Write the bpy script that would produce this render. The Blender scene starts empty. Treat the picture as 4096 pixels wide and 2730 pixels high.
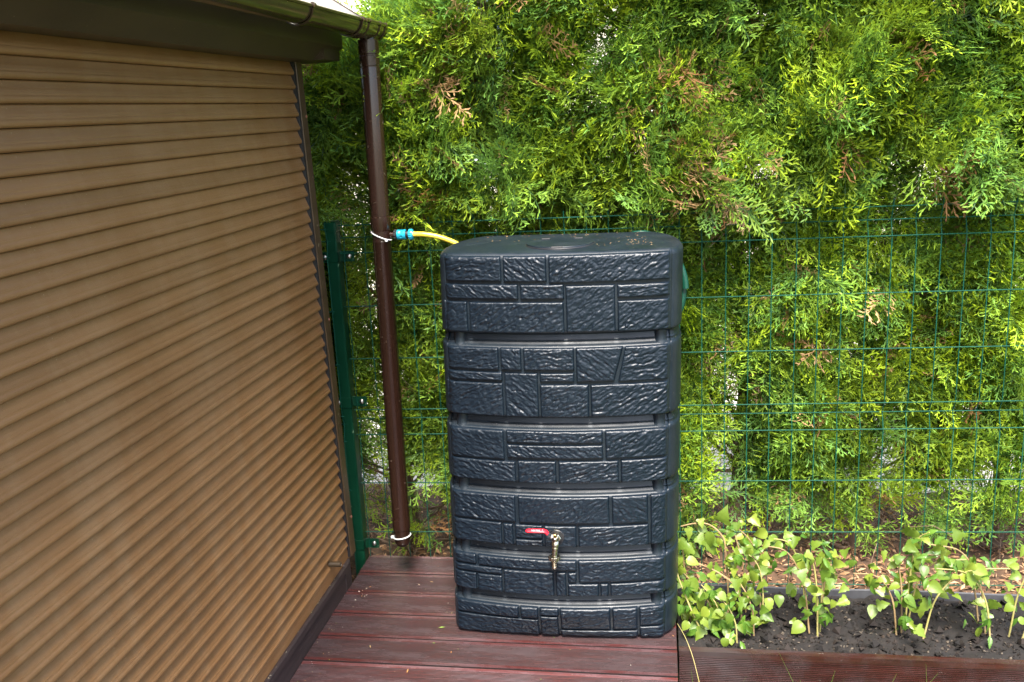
import bpy, math, random
import numpy as np

random.seed(7)
rng = np.random.default_rng(11)
C = bpy.context.scene.collection
scene = bpy.context.scene

# ------------------------------------------------------------------ camera
from mathutils import Matrix, Vector
EYE = Vector((0.0, 0.0, 1.71))
ca = Vector((0.98765598, 0.14954387, -0.04660784))
cb = Vector((0.00926198, 0.24127497, 0.97041260))
cw = Vector((-0.15636456, 0.95886549, -0.23691159))
cam_data = bpy.data.cameras.new("camera")
cam = bpy.data.objects.new("camera", cam_data)
C.objects.link(cam)
cam_data.sensor_fit = 'HORIZONTAL'
cam_data.sensor_width = 36.0
cam_data.lens = 36.0 * 3790.0 / 4096.0
cam_data.clip_start = 0.05
cam_data.clip_end = 500.0
m3 = Matrix((ca, cb, -cw)).transposed()
cam.matrix_world = Matrix.Translation(EYE) @ m3.to_4x4()
scene.camera = cam

# ------------------------------------------------------------------ sky, sun, exposure
SUN_DIR = Vector((0.06, -0.50, 0.86)).normalized()
world = bpy.data.worlds.new("World")
scene.world = world
world.use_nodes = True
wn = world.node_tree
bg = wn.nodes["Background"]
sky = wn.nodes.new("ShaderNodeTexSky")
sky.sky_type = 'NISHITA'
sky.sun_disc = False
sky.sun_elevation = math.asin(SUN_DIR.z)
sky.sun_rotation = math.atan2(SUN_DIR.x, SUN_DIR.y)
sky.air_density = 1.0
sky.dust_density = 3.0
sky.ozone_density = 1.0
wn.links.new(sky.outputs[0], bg.inputs[0])
bg.inputs[1].default_value = 0.13
sd = bpy.data.lights.new("sun", 'SUN')
sun = bpy.data.objects.new("sun", sd)
C.objects.link(sun)
sd.energy = 3.0
sd.angle = math.radians(20)
sd.color = (1.0, 0.955, 0.88)
sun.rotation_euler = (-SUN_DIR).to_track_quat('-Z', 'Y').to_euler()
scene.view_settings.view_transform = 'Standard'
scene.view_settings.look = 'None'
scene.view_settings.gamma = 1.0
scene.view_settings.use_curve_mapping = False
scene.view_settings.exposure = 2.08
scene.cycles.max_bounces = 8
scene.cycles.transmission_bounces = 4
scene.cycles.transparent_max_bounces = 4

# ------------------------------------------------------------------ materials
def new_mat(name):
    m = bpy.data.materials.new(name)
    m.use_nodes = True
    nt = m.node_tree
    return m, nt, nt.nodes["Principled BSDF"]

def noise_node(nt, scale, detail=4.0, rough=0.6, stretch=None, kind='Object'):
    tc = nt.nodes.new("ShaderNodeTexCoord")
    mp = nt.nodes.new("ShaderNodeMapping")
    if stretch:
        mp.inputs['Scale'].default_value = stretch
    n = nt.nodes.new("ShaderNodeTexNoise")
    n.inputs['Scale'].default_value = scale
    n.inputs['Detail'].default_value = detail
    n.inputs['Roughness'].default_value = rough
    nt.links.new(tc.outputs[kind], mp.inputs[0])
    nt.links.new(mp.outputs[0], n.inputs[0])
    return n

def ramp(nt, src, stops):
    r = nt.nodes.new("ShaderNodeValToRGB")
    e = r.color_ramp.elements
    while len(e) > len(stops):
        e.remove(e[-1])
    while len(e) < len(stops):
        e.new(0.5)
    for el, (p, c) in zip(e, stops):
        el.position = p
        el.color = (c[0], c[1], c[2], 1.0)
    nt.links.new(src, r.inputs[0])
    return r

def mix(nt, fac, a, b, mode='MIX'):
    m = nt.nodes.new("ShaderNodeMix")
    m.data_type = 'RGBA'
    m.blend_type = mode
    for s, v in ((m.inputs[0], fac), (m.inputs[6], a), (m.inputs[7], b)):
        if hasattr(v, 'is_linked'):
            nt.links.new(v, s)
        elif isinstance(v, (int, float)):
            s.default_value = v
        else:
            s.default_value = (v[0], v[1], v[2], 1.0)
    return m.outputs[2]

def simple(name, c1, c2, rough=0.5, scale=20.0, stretch=None, bump=0.0, bscale=None, metallic=0.0, spec=0.5, r2=None, coat=0.0):
    m, nt, p = new_mat(name)
    n = noise_node(nt, scale, 5.0, 0.6, stretch)
    r = ramp(nt, n.outputs[0], [(0.3, c1), (0.7, c2)])
    nt.links.new(r.outputs[0], p.inputs['Base Color'])
    p.inputs['Roughness'].default_value = rough
    p.inputs['Metallic'].default_value = metallic
    p.inputs['Specular IOR Level'].default_value = spec
    p.inputs['Coat Weight'].default_value = coat
    if r2 is not None:
        rr = ramp(nt, n.outputs[0], [(0.3, (rough,) * 3), (0.7, (r2,) * 3)])
        nt.links.new(rr.outputs[0], p.inputs['Roughness'])
    if bump > 0:
        n2 = noise_node(nt, bscale or scale * 4, 4.0, 0.6, stretch)
        b = nt.nodes.new("ShaderNodeBump")
        b.inputs['Strength'].default_value = bump
        b.inputs['Distance'].default_value = 0.002
        nt.links.new(n2.outputs[0], b.inputs['Height'])
        nt.links.new(b.outputs[0], p.inputs['Normal'])
    return m

def speckle(m, color, scale, thresh, rough=None):
    """dust specks and small stains added over a material's base colour"""
    nt = m.node_tree
    p = nt.nodes["Principled BSDF"]
    n = noise_node(nt, scale, 2.0, 0.5)
    r = ramp(nt, n.outputs[0], [(thresh, (0, 0, 0)), (thresh + 0.04, (1, 1, 1))])
    old = p.inputs['Base Color'].links[0].from_socket
    out = mix(nt, r.outputs[0], old, color)
    nt.links.new(out, p.inputs['Base Color'])

M = {}
M['tank'] = simple('tank_plastic', (0.0036, 0.0080, 0.0140), (0.0064, 0.0122, 0.0200), 0.30, 9.0, None, 0.22, 420.0, 0.0, 0.40, 0.42)
M['tank_smooth'] = simple('tank_plastic_smooth', (0.0040, 0.0085, 0.0140), (0.008, 0.0142, 0.021), 0.34, 12.0, None, 0.12, 500.0, 0.0, 0.42, 0.5)
speckle(M['tank_smooth'], (0.16, 0.15, 0.13), 160.0, 0.735)
def film(m, color, scale, lo, hi, amount):
    # thin uneven film of settled dust
    nt = m.node_tree; p = nt.nodes["Principled BSDF"]
    n = noise_node(nt, scale, 6.0, 0.7)
    r = ramp(nt, n.outputs[0], [(lo, (0, 0, 0)), (hi, (amount,) * 3)])
    old = p.inputs['Base Color'].links[0].from_socket
    nt.links.new(mix(nt, r.outputs[0], old, color), p.inputs['Base Color'])
film(M['tank_smooth'], (0.075, 0.075, 0.062), 7.0, 0.50, 0.80, 0.14)
film(M['tank'], (0.060, 0.062, 0.058), 5.0, 0.55, 0.82, 0.10)
M['siding'] = simple('brown_siding', (0.175, 0.082, 0.028), (0.255, 0.126, 0.046), 0.36, 3.0, (6, 0.4, 6), 0.18, 500.0, 0.0, 0.5, 0.5)
speckle(M['siding'], (0.30, 0.20, 0.12), 240.0, 0.72)
def weather(m, amount, streak):
    # per-piece tone and long dusty run-marks
    nt = m.node_tree; p = nt.nodes["Principled BSDF"]
    old = p.inputs['Base Color'].links[0].from_socket
    oi = nt.nodes.new("ShaderNodeObjectInfo")
    mr = nt.nodes.new("ShaderNodeMapRange")
    mr.inputs['To Min'].default_value = 1-amount; mr.inputs['To Max'].default_value = 1+amount
    nt.links.new(oi.outputs['Random'], mr.inputs[0])
    hv = nt.nodes.new("ShaderNodeHueSaturation")
    nt.links.new(mr.outputs[0], hv.inputs['Value'])
    nt.links.new(old, hv.inputs['Color'])
    g = nt.nodes.new("ShaderNodeNewGeometry")
    mp = nt.nodes.new("ShaderNodeMapping"); mp.inputs['Scale'].default_value = streak
    nt.links.new(g.outputs['Position'], mp.inputs[0])
    n = nt.nodes.new("ShaderNodeTexNoise"); n.inputs['Scale'].default_value = 1.0; n.inputs['Detail'].default_value = 6.0; n.inputs['Roughness'].default_value = 0.7
    nt.links.new(mp.outputs[0], n.inputs[0])
    r = ramp(nt, n.outputs[0], [(0.45, (0, 0, 0)), (0.75, (0.28, 0.28, 0.28))])
    out = mix(nt, r.outputs[0], hv.outputs[0], (0.36, 0.24, 0.13))
    nt.links.new(out, p.inputs['Base Color'])
weather(M['siding'], 0.09, (9.0, 9.0, 1.3))
M['trim'] = simple('brown_trim', (0.075, 0.045, 0.024), (0.11, 0.068, 0.036), 0.36, 14.0, (1, 1, 2), 0.06, 300.0, 0.2)
speckle(M['trim'], (0.30, 0.24, 0.15), 38.0, 0.70)
M['gutter'] = simple('brown_gutter', (0.030, 0.018, 0.009), (0.055, 0.036, 0.016), 0.17, 18.0, (1, 0.15, 1), 0.03, 300.0)
speckle(M['gutter'], (0.20, 0.17, 0.10), 150.0, 0.73)
M['pipe'] = simple('brown_pipe', (0.020, 0.0085, 0.0055), (0.029, 0.013, 0.008), 0.15, 8.0, (3, 3, 0.5), 0.02, 300.0, 0.0, 0.5, 0.24)
speckle(M['pipe'], (0.16, 0.12, 0.09), 95.0, 0.755)
speckle(M['pipe'], (0.10, 0.07, 0.05), 40.0, 0.70)
M['roof'] = simple('roof_sheet', (0.20, 0.18, 0.19), (0.27, 0.25, 0.26), 0.30, 6.0, None, 0.03, 200.0, 0.3)
M['eave'] = simple('eave_board', (0.040, 0.026, 0.014), (0.060, 0.040, 0.020), 0.45, 9.0, (1, 0.4, 1), 0.05, 200.0)
speckle(M['eave'], (0.22, 0.19, 0.12), 210.0, 0.73)
M['base'] = simple('base_board', (0.020, 0.013, 0.013), (0.040, 0.026, 0.024), 0.55, 14.0, (3, 0.3, 3), 0.25, 120.0)
speckle(M['base'], (0.22, 0.20, 0.15), 230.0, 0.725)
M['wire'] = simple('green_wire', (0.004, 0.055, 0.034), (0.006, 0.075, 0.046), 0.62, 20.0, spec=0.2)
M['post'] = simple('green_post', (0.003, 0.034, 0.016), (0.005, 0.050, 0.024), 0.28, 10.0, None, 0.03, 200.0)
speckle(M['post'], (0.10, 0.17, 0.10), 30.0, 0.72)
M['steel'] = simple('bolt_steel', (0.42, 0.40, 0.36), (0.58, 0.55, 0.50), 0.30, 40.0, None, 0.0, None, 1.0)
M['rust'] = simple('rivet', (0.22, 0.085, 0.045), (0.30, 0.12, 0.07), 0.45, 60.0)
M['brass'] = simple('nickel_brass', (0.46, 0.42, 0.30), (0.60, 0.57, 0.46), 0.22, 60.0, None, 0.02, 300.0, 1.0)
M['gold'] = simple('brass_bolt', (0.55, 0.36, 0.10), (0.65, 0.45, 0.16), 0.25, 60.0, None, 0.0, None, 1.0)
M['chrome'] = simple('zinc_lever', (0.55, 0.57, 0.58), (0.66, 0.68, 0.69), 0.2, 60.0, None, 0.0, None, 1.0)
M['red'] = simple('red_grip', (0.55, 0.010, 0.022), (0.62, 0.014, 0.03), 0.3, 30.0)
M['white_print'] = simple('white_print', (0.72, 0.42, 0.42), (0.76, 0.48, 0.48), 0.5, 30.0)
M['rubber'] = simple('black_rubber', (0.012, 0.012, 0.014), (0.02, 0.02, 0.022), 0.42, 30.0)
M['teal'] = simple('teal_plastic', (0.010, 0.30, 0.42), (0.016, 0.36, 0.49), 0.32, 30.0)
M['hose'] = simple('yellow_hose', (0.66, 0.50, 0.035), (0.74, 0.58, 0.07), 0.28, 40.0)
M['greenhose'] = simple('green_hose', (0.002, 0.032, 0.020), (0.004, 0.062, 0.036), 0.4, 300.0)
M['tie'] = simple('white_tie', (0.66, 0.66, 0.63), (0.74, 0.74, 0.72), 0.35, 60.0)
M['bark'] = simple('bark', (0.085, 0.050, 0.032), (0.17, 0.11, 0.075), 0.9, 30.0, (4, 4, 0.6), 0.8, 60.0)
M['twig'] = simple('twig_bark', (0.12, 0.07, 0.045), (0.27, 0.19, 0.13), 0.85, 25.0)
M['soil'] = simple('soil', (0.004, 0.003, 0.0025), (0.014, 0.010, 0.008), 0.9, 60.0, None, 1.0, 90.0)
M['ground'] = simple('pale_paving', (0.42, 0.39, 0.35), (0.56, 0.53, 0.48), 0.85, 5.0)
M['mulchbed'] = simple('mulch_bed', (0.045, 0.026, 0.015), (0.12, 0.065, 0.035), 0.9, 40.0, None, 0.8, 60.0)
M['edging'] = simple('grey_edging', (0.035, 0.035, 0.04), (0.06, 0.06, 0.065), 0.6, 20.0)
M['render'] = simple('cream_render', (0.70, 0.66, 0.52), (0.76, 0.72, 0.58), 0.85, 3.0)
M['window_white'] = simple('window_white', (0.74, 0.76, 0.78), (0.78, 0.8, 0.82), 0.4, 10.0)
M['pane'] = simple('window_pane', (0.08, 0.12, 0.15), (0.10, 0.14, 0.18), 0.06, 4.0)
M['lawn'] = simple('lawn_soil', (0.03, 0.04, 0.012), (0.05, 0.07, 0.02), 0.9, 20.0)
M['pink'] = simple('pink_cloth', (0.72, 0.16, 0.22), (0.76, 0.22, 0.28), 0.7, 6.0)

# deck wood: red-brown stained hardwood, worn and damp, grain running along X
def deck_mat(name, dark=1.0):
    m, nt, p = new_mat(name)
    n1 = noise_node(nt, 7.0, 7.0, 0.78, (0.40, 34.0, 9.0))
    oi = nt.nodes.new("ShaderNodeObjectInfo")
    r = ramp(nt, n1.outputs[0], [(0.30, (0.018 * dark, 0.0065 * dark, 0.0075 * dark)), (0.50, (0.055 * dark, 0.0145 * dark, 0.0135 * dark)), (0.74, (0.125 * dark, 0.031 * dark, 0.024 * dark))])
    n2 = noise_node(nt, 3.2, 6.0, 0.68, (1.0, 5.0, 1.0), 'Object')
    r2 = ramp(nt, n2.outputs[0], [(0.42, (0, 0, 0)), (0.66, (1, 1, 1))])
    grey = mix(nt, 0.55, r.outputs[0], (0.105 * dark, 0.088 * dark, 0.096 * dark))
    c = mix(nt, r2.outputs[0], r.outputs[0], grey)
    n3 = noise_node(nt, 120.0, 2.0, 0.5, (0.5, 1, 1))
    r3 = ramp(nt, n3.outputs[0], [(0.73, (0, 0, 0)), (0.78, (0.7, 0.7, 0.7))])
    c = mix(nt, r3.outputs[0], c, (0.26 * dark, 0.23 * dark, 0.2 * dark))
    hv = nt.nodes.new("ShaderNodeHueSaturation")
    mr = nt.nodes.new("ShaderNodeMapRange")
    mr.inputs['To Min'].default_value = 0.68
    mr.inputs['To Max'].default_value = 1.35
    nt.links.new(oi.outputs['Random'], mr.inputs[0])
    nt.links.new(mr.outputs[0], hv.inputs['Value'])
    nt.links.new(c, hv.inputs['Color'])
    nt.links.new(hv.outputs[0], p.inputs['Base Color'])
    rr = ramp(nt, n2.outputs[0], [(0.35, (0.15,) * 3), (0.7, (0.40,) * 3)])
    nt.links.new(rr.outputs[0], p.inputs['Roughness'])
    p.inputs['Specular IOR Level'].default_value = 0.8
    b = nt.nodes.new("ShaderNodeBump")
    b.inputs['Strength'].default_value = 0.35
    b.inputs['Distance'].default_value = 0.0015
    n4 = noise_node(nt, 60.0, 4.0, 0.6, (0.15, 2, 2))
    nt.links.new(n4.outputs[0], b.inputs['Height'])
    nt.links.new(b.outputs[0], p.inputs['Normal'])
    return m
M['deck'] = deck_mat('deck_wood', 1.5)
M['planter_wood'] = deck_mat('planter_wood', 0.42)
M['deck_gap_shade'] = simple('deck_gap_shade', (0.006, 0.004, 0.004), (0.016, 0.008, 0.007), 0.7, 40.0)  # shade of gaps and grooves, painted dark on plank sides and groove bottoms

def leaf_mat(name, transl=0.35, rough=0.45):
    m, nt, p = new_mat(name)
    at = nt.nodes.new("ShaderNodeAttribute")
    at.attribute_name = "tint"
    nt.links.new(at.outputs['Color'], p.inputs['Base Color'])
    p.inputs['Roughness'].default_value = rough
    p.inputs['Specular IOR Level'].default_value = 0.35
    tr = nt.nodes.new("ShaderNodeBsdfTranslucent")
    nt.links.new(at.outputs['Color'], tr.inputs['Color'])
    ms = nt.nodes.new("ShaderNodeMixShader")
    ms.inputs[0].default_value = transl
    nt.links.new(p.outputs[0], ms.inputs[1])
    nt.links.new(tr.outputs[0], ms.inputs[2])
    nt.links.new(ms.outputs[0], nt.nodes["Material Output"].inputs[0])
    return m
def thuja_mat():
    m, nt, p = new_mat('thuja_foliage')
    def attr(name, kind):
        n = nt.nodes.new("ShaderNodeAttribute")
        n.attribute_name = name
        n.attribute_type = kind
        return n.outputs['Fac']
    t = attr('tip', 'GEOMETRY'); hue = attr('hue', 'INSTANCER'); br = attr('bright', 'INSTANCER'); dead = attr('dead', 'INSTANCER')
    inner = mix(nt, hue, (0.036, 0.090, 0.014), (0.038, 0.095, 0.040))
    tip = mix(nt, hue, (0.43, 0.55, 0.020), (0.20, 0.39, 0.060))
    green = mix(nt, t, inner, tip)
    brown = mix(nt, hue, (0.22, 0.105, 0.040), (0.46, 0.29, 0.14))
    c = mix(nt, dead, green, brown)
    hv = nt.nodes.new("ShaderNodeHueSaturation")
    nt.links.new(br, hv.inputs['Value'])
    nt.links.new(c, hv.inputs['Color'])
    c = hv.outputs[0]
    nt.links.new(c, p.inputs['Base Color'])
    p.inputs['Roughness'].default_value = 0.5
    p.inputs['Specular IOR Level'].default_value = 0.3
    tr = nt.nodes.new("ShaderNodeBsdfTranslucent")
    nt.links.new(c, tr.inputs['Color'])
    ms = nt.nodes.new("ShaderNodeMixShader")
    ms.inputs[0].default_value = 0.36
    nt.links.new(p.outputs[0], ms.inputs[1])
    nt.links.new(tr.outputs[0], ms.inputs[2])
    nt.links.new(ms.outputs[0], nt.nodes["Material Output"].inputs[0])
    return m
M['thuja'] = thuja_mat()
M['litter'] = leaf_mat('plant_bits', 0.1, 0.8)

def vine_mat(name, c1, c2):
    m, nt, p = new_mat(name)
    oi = nt.nodes.new("ShaderNodeObjectInfo")
    r = ramp(nt, oi.outputs['Random'], [(0.0, c1), (1.0, c2)])
    n = noise_node(nt, 60.0, 3.0)
    c = mix(nt, 0.35, r.outputs[0], mix(nt, n.outputs[0], (c1[0] * .5, c1[1] * .5, c1[2] * .5), (c2[0] * 1.2, c2[1] * 1.2, c2[2] * 1.2)))
    nt.links.new(c, p.inputs['Base Color'])
    p.inputs['Roughness'].default_value = 0.4
    tr = nt.nodes.new("ShaderNodeBsdfTranslucent")
    nt.links.new(c, tr.inputs['Color'])
    ms = nt.nodes.new("ShaderNodeMixShader")
    ms.inputs[0].default_value = 0.35
    nt.links.new(p.outputs[0], ms.inputs[1])
    nt.links.new(tr.outputs[0], ms.inputs[2])
    nt.links.new(ms.outputs[0], nt.nodes["Material Output"].inputs[0])
    return m
M['vine_leaf'] = vine_mat('vine_leaf', (0.055, 0.14, 0.015), (0.27, 0.34, 0.04))
M['creeper_leaf'] = vine_mat('creeper_leaf', (0.035, 0.11, 0.015), (0.14, 0.27, 0.03))
M['vine_stem'] = simple('vine_stem', (0.30, 0.28, 0.07), (0.42, 0.34, 0.14), 0.55, 20.0)
M['vine_stem_brown'] = simple('vine_stem_brown', (0.22, 0.14, 0.06), (0.36, 0.25, 0.12), 0.6, 20.0)
M['grass'] = vine_mat('grass_blade', (0.06, 0.16, 0.02), (0.17, 0.30, 0.05))

# ------------------------------------------------------------------ object helpers
WLOC = {}
def tag(o, label=None, cat=None, group=None, kind=None):
    if label: o['label'] = label
    if cat: o['category'] = cat
    if group: o['group'] = group
    if kind: o['kind'] = kind
    return o

def empty(name, loc, label=None, cat=None, group=None, kind=None):
    o = bpy.data.objects.new(name, None)
    C.objects.link(o)
    o.location = loc
    o.empty_display_size = 0.1
    WLOC[o.name] = Vector(loc)
    return tag(o, label, cat, group, kind)

def link_mesh(name, me, loc, parent=None):
    """link mesh data whose origin is at world point loc"""
    o = bpy.data.objects.new(name, me)
    C.objects.link(o)
    loc = Vector(loc)
    WLOC[o.name] = loc
    if parent is not None:
        o.parent = parent
        o.location = loc - WLOC[parent.name]
    else:
        o.location = loc
    return o

def build(name, verts, faces, mat, parent=None, smooth=False, origin=None):
    v = np.asarray(verts, dtype=float)
    if origin is None:
        lo, hi = v.min(0), v.max(0)
        origin = ((lo[0] + hi[0]) / 2, (lo[1] + hi[1]) / 2, lo[2])
    v = v - np.asarray(origin)
    me = bpy.data.meshes.new(name)
    me.from_pydata(v.tolist(), [], [list(map(int, f)) for f in faces])
    me.materials.append(mat)
    if smooth:
        me.polygons.foreach_set('use_smooth', [True] * len(me.polygons))
        if smooth != 'all':
            try:
                me.set_sharp_from_angle(angle=math.radians(smooth if smooth is not True else 40))
            except Exception:
                pass
    me.update()
    return link_mesh(name, me, origin, parent)

class MB:
    def __init__(self):
        self.v = []; self.f = []
    def add(self, v, f):
        n = len(self.v)
        self.v += [tuple(p) for p in v]
        self.f += [tuple(i + n for i in q) for q in f]
        return self
    def box(self, a, b):
        x0, y0, z0 = a; x1, y1, z1 = b
        return self.add([(x0,y0,z0),(x1,y0,z0),(x1,y1,z0),(x0,y1,z0),(x0,y0,z1),(x1,y0,z1),(x1,y1,z1),(x0,y1,z1)],
                        [(0,3,2,1),(4,5,6,7),(0,1,5,4),(1,2,6,5),(2,3,7,6),(3,0,4,7)])
    def bbox(self, a, b, r=0.003):
        """box with chamfered edges"""
        x0, y0, z0 = a; x1, y1, z1 = b
        def ring(i, z):
            return [(x0+i, y0, z),(x1-i, y0, z),(x1, y0+i, z),(x1, y1-i, z),(x1-i, y1, z),(x0+i, y1, z),(x0, y1-i, z),(x0, y0+i, z)]
        def ringin(z):
            return [(x0+r, y0+r, z),(x1-r, y0+r, z),(x1-r, y0+r, z),(x1-r, y1-r, z),(x1-r, y1-r, z),(x0+r, y1-r, z),(x0+r, y1-r, z),(x0+r, y0+r, z)]
        rings = [ringin(z0), ring(r, z0+r), ring(r, z1-r), ringin(z1)]
        v = [p for q in rings for p in q]; f = []
        for k in range(3):
            for j in range(8):
                f.append((k*8+j, k*8+(j+1)%8, (k+1)*8+(j+1)%8, (k+1)*8+j))
        f.append(tuple(reversed(range(8)))); f.append(tuple(range(24, 32)))
        return self.add(v, f)
    def tube(self, path, rad, n=8, cap=True):
        v, f = tube(path, rad, n, cap)
        return self.add(v, f)
    def lathe(self, prof, origin, axis='Z', n=24, cap=True):
        v, f = lathe(prof, origin, axis, n, cap)
        return self.add(v, f)
    def build(self, name, mat, parent=None, smooth=False, origin=None):
        return build(name, self.v, self.f, mat, parent, smooth, origin)

def tube(path, rad, n=8, cap=True):
    P = [Vector(p) for p in path]
    m = len(P)
    R = [rad] * m if isinstance(rad, (int, float)) else list(rad)
    up = None
    v, f = [], []
    for i in range(m):
        t = (P[min(i+1, m-1)] - P[max(i-1, 0)]).normalized()
        if up is None:
            up = t.orthogonal().normalized()
        else:
            up = (up - t * up.dot(t))
            up = up.normalized() if up.length > 1e-6 else t.orthogonal().normalized()
        s = t.cross(up)
        for j in range(n):
            a = 2*math.pi*j/n
            v.append(tuple(P[i] + (up*math.cos(a) + s*math.sin(a)) * R[i]))
    for i in range(m-1):
        for j in range(n):
            f.append((i*n+j, i*n+(j+1) % n, (i+1)*n+(j+1) % n, (i+1)*n+j))
    if cap:
        f.append(tuple(reversed(range(n))))
        f.append(tuple((m-1)*n+j for j in range(n)))
    return v, f

def lathe(prof, origin, axis='Z', n=24, cap=True):
    """prof: list of (radius, height along axis)"""
    v, f = [], []
    ox, oy, oz = origin
    for r, h in prof:
        for j in range(n):
            a = 2*math.pi*j/n
            c, s = r*math.cos(a), r*math.sin(a)
            if axis == 'Z': v.append((ox+c, oy+s, oz+h))
            elif axis == 'Y': v.append((ox+c, oy+h, oz+s))
            else: v.append((ox+h, oy+c, oz+s))
    for i in range(len(prof)-1):
        for j in range(n):
            f.append((i*n+j, i*n+(j+1) % n, (i+1)*n+(j+1) % n, (i+1)*n+j))
    if cap:
        f.append(tuple(reversed(range(n))))
        f.append(tuple((len(prof)-1)*n+j for j in range(n)))
    return v, f

def catmull(pts, sub=8, closed=False):
    P = [np.array(p, float) for p in pts]
    n = len(P); out = []
    rngi = range(n if closed else n-1)
    for i in rngi:
        p1, p2 = P[i], P[(i+1) % n]
        p0 = P[(i-1) % n] if (closed or i > 0) else p1*2-p2
        p3 = P[(i+2) % n] if (closed or i+2 < n) else p2*2-p1
        for k in range(sub):
            t = k/sub
            out.append(0.5*((2*p1)+(-p0+p2)*t+(2*p0-5*p1+4*p2-p3)*t*t+(-p0+3*p1-3*p2+p3)*t**3))
    if not closed:
        out.append(P[-1])
    return out

# value noise, vectorised
def _hash(ix, iy, seed):
    h = (ix.astype(np.int64) * 374761393 + iy.astype(np.int64) * 668265263 + seed * 1442695041) & 0xFFFFFFFF
    h = ((h ^ (h >> 13)) * 1274126177) & 0xFFFFFFFF
    return ((h ^ (h >> 16)) & 0xFFFF) / 65535.0
def vnoise(x, y, seed=0):
    x = np.asarray(x, float); y = np.asarray(y, float)
    ix, iy = np.floor(x), np.floor(y)
    fx, fy = x-ix, y-iy
    fx = fx*fx*(3-2*fx); fy = fy*fy*(3-2*fy)
    a = _hash(ix, iy, seed); b = _hash(ix+1, iy, seed); c = _hash(ix, iy+1, seed); d = _hash(ix+1, iy+1, seed)
    return (a*(1-fx)+b*fx)*(1-fy)+(c*(1-fx)+d*fx)*fy
def fbm(x, y, seed=0, oct=4):
    s = 0; amp = 0.5; tot = 0
    for o in range(oct):
        s = s+amp*vnoise(x*2**o, y*2**o, seed+o*17); tot += amp; amp *= 0.55
    return s/tot

# ------------------------------------------------------------------ fence frame: direction t, normal n
AF = math.radians(2.864)
TF = np.array([math.cos(AF), math.sin(AF), 0.0])
NF = np.array([-math.sin(AF), math.cos(AF), 0.0])
def fp(s, d, z):
    p = TF*s + NF*d
    return (p[0], p[1], z)

# ================================================================== SETTING
def sheet(name, x0, x1, y0, y1, z, mat, nx=1, ny=1, amp=0.0, seed=0, sc=6.0, kind='structure'):
    xs = np.linspace(x0, x1, nx+1); ys = np.linspace(y0, y1, ny+1)
    X, Y = np.meshgrid(xs, ys)
    Z = z + (amp*(fbm(X*sc, Y*sc, seed, 4)-0.5)*2 if amp else X*0)
    v = np.stack([X.ravel(), Y.ravel(), Z.ravel()], 1)
    f = [(j*(nx+1)+i, j*(nx+1)+i+1, (j+1)*(nx+1)+i+1, (j+1)*(nx+1)+i) for j in range(ny) for i in range(nx)]
    o = build(name, v, f, mat, None, True if amp else False)
    return tag(o, kind=kind)
sheet('ground', -200, 200, -200, 200, -0.32, M['lawn'])
sheet('paved_path', -9, 7, 4.35, 8.9, -0.22, M['ground'])
sheet('mulch_bed', -4.0, 4.0, 3.30, 4.40, -0.13, M['mulchbed'], 120, 40, 0.03, 5, 9.0)

# ---- deck
deck = empty('deck', (-0.56, 2.4, 0), kind='structure')
PX0, PX1 = -1.166, 0.038
def plank_mesh():
    W, T = 0.1436, 0.026
    prof = [(0.0, -T), (0.0, 0.0)]
    n, g0, pitch = 17, 0.0165, 0.00655
    for k in range(n):
        y = g0 + k*pitch
        prof += [(y, 0.0), (y+0.0009, -0.0023), (y+0.0030, -0.0023), (y+0.0039, 0.0)]
    prof += [(W, 0.0), (W, -T)]
    m = len(prof)
    L = PX1-PX0
    xs = [0.0, L]
    v = [(x, y, z) for x in xs for (y, z) in prof]
    f = [(i, i+1, m+i+1, m+i) for i in range(m-1)] + [(m-1, 0, m, 2*m-1)]
    f = [tuple(reversed(q)) for q in f]
    f += [tuple(range(m)), tuple(reversed(range(m, 2*m)))]
    me = bpy.data.meshes.new('plank')
    me.from_pydata(v, [], f)
    me.materials.append(M['deck']); me.materials.append(M['deck_gap_shade'])
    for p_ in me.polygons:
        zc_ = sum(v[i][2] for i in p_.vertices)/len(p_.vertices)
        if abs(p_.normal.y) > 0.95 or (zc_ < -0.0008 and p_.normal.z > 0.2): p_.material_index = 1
    me.update()
    return me
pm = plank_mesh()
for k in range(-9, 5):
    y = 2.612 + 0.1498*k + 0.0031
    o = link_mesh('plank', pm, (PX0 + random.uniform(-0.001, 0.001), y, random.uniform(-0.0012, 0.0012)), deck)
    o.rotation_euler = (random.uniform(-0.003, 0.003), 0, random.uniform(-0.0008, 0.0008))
b = MB()
for y in (1.4, 1.9, 2.4, 2.9, 3.3):
    b.box((-1.15, y, -0.16), (0.02, y+0.045, -0.029))
b.box((0.004, 1.25, -0.165), (0.034, 3.35, -0.0285))
b.build('joist_frame', M['base'], deck)

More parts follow.
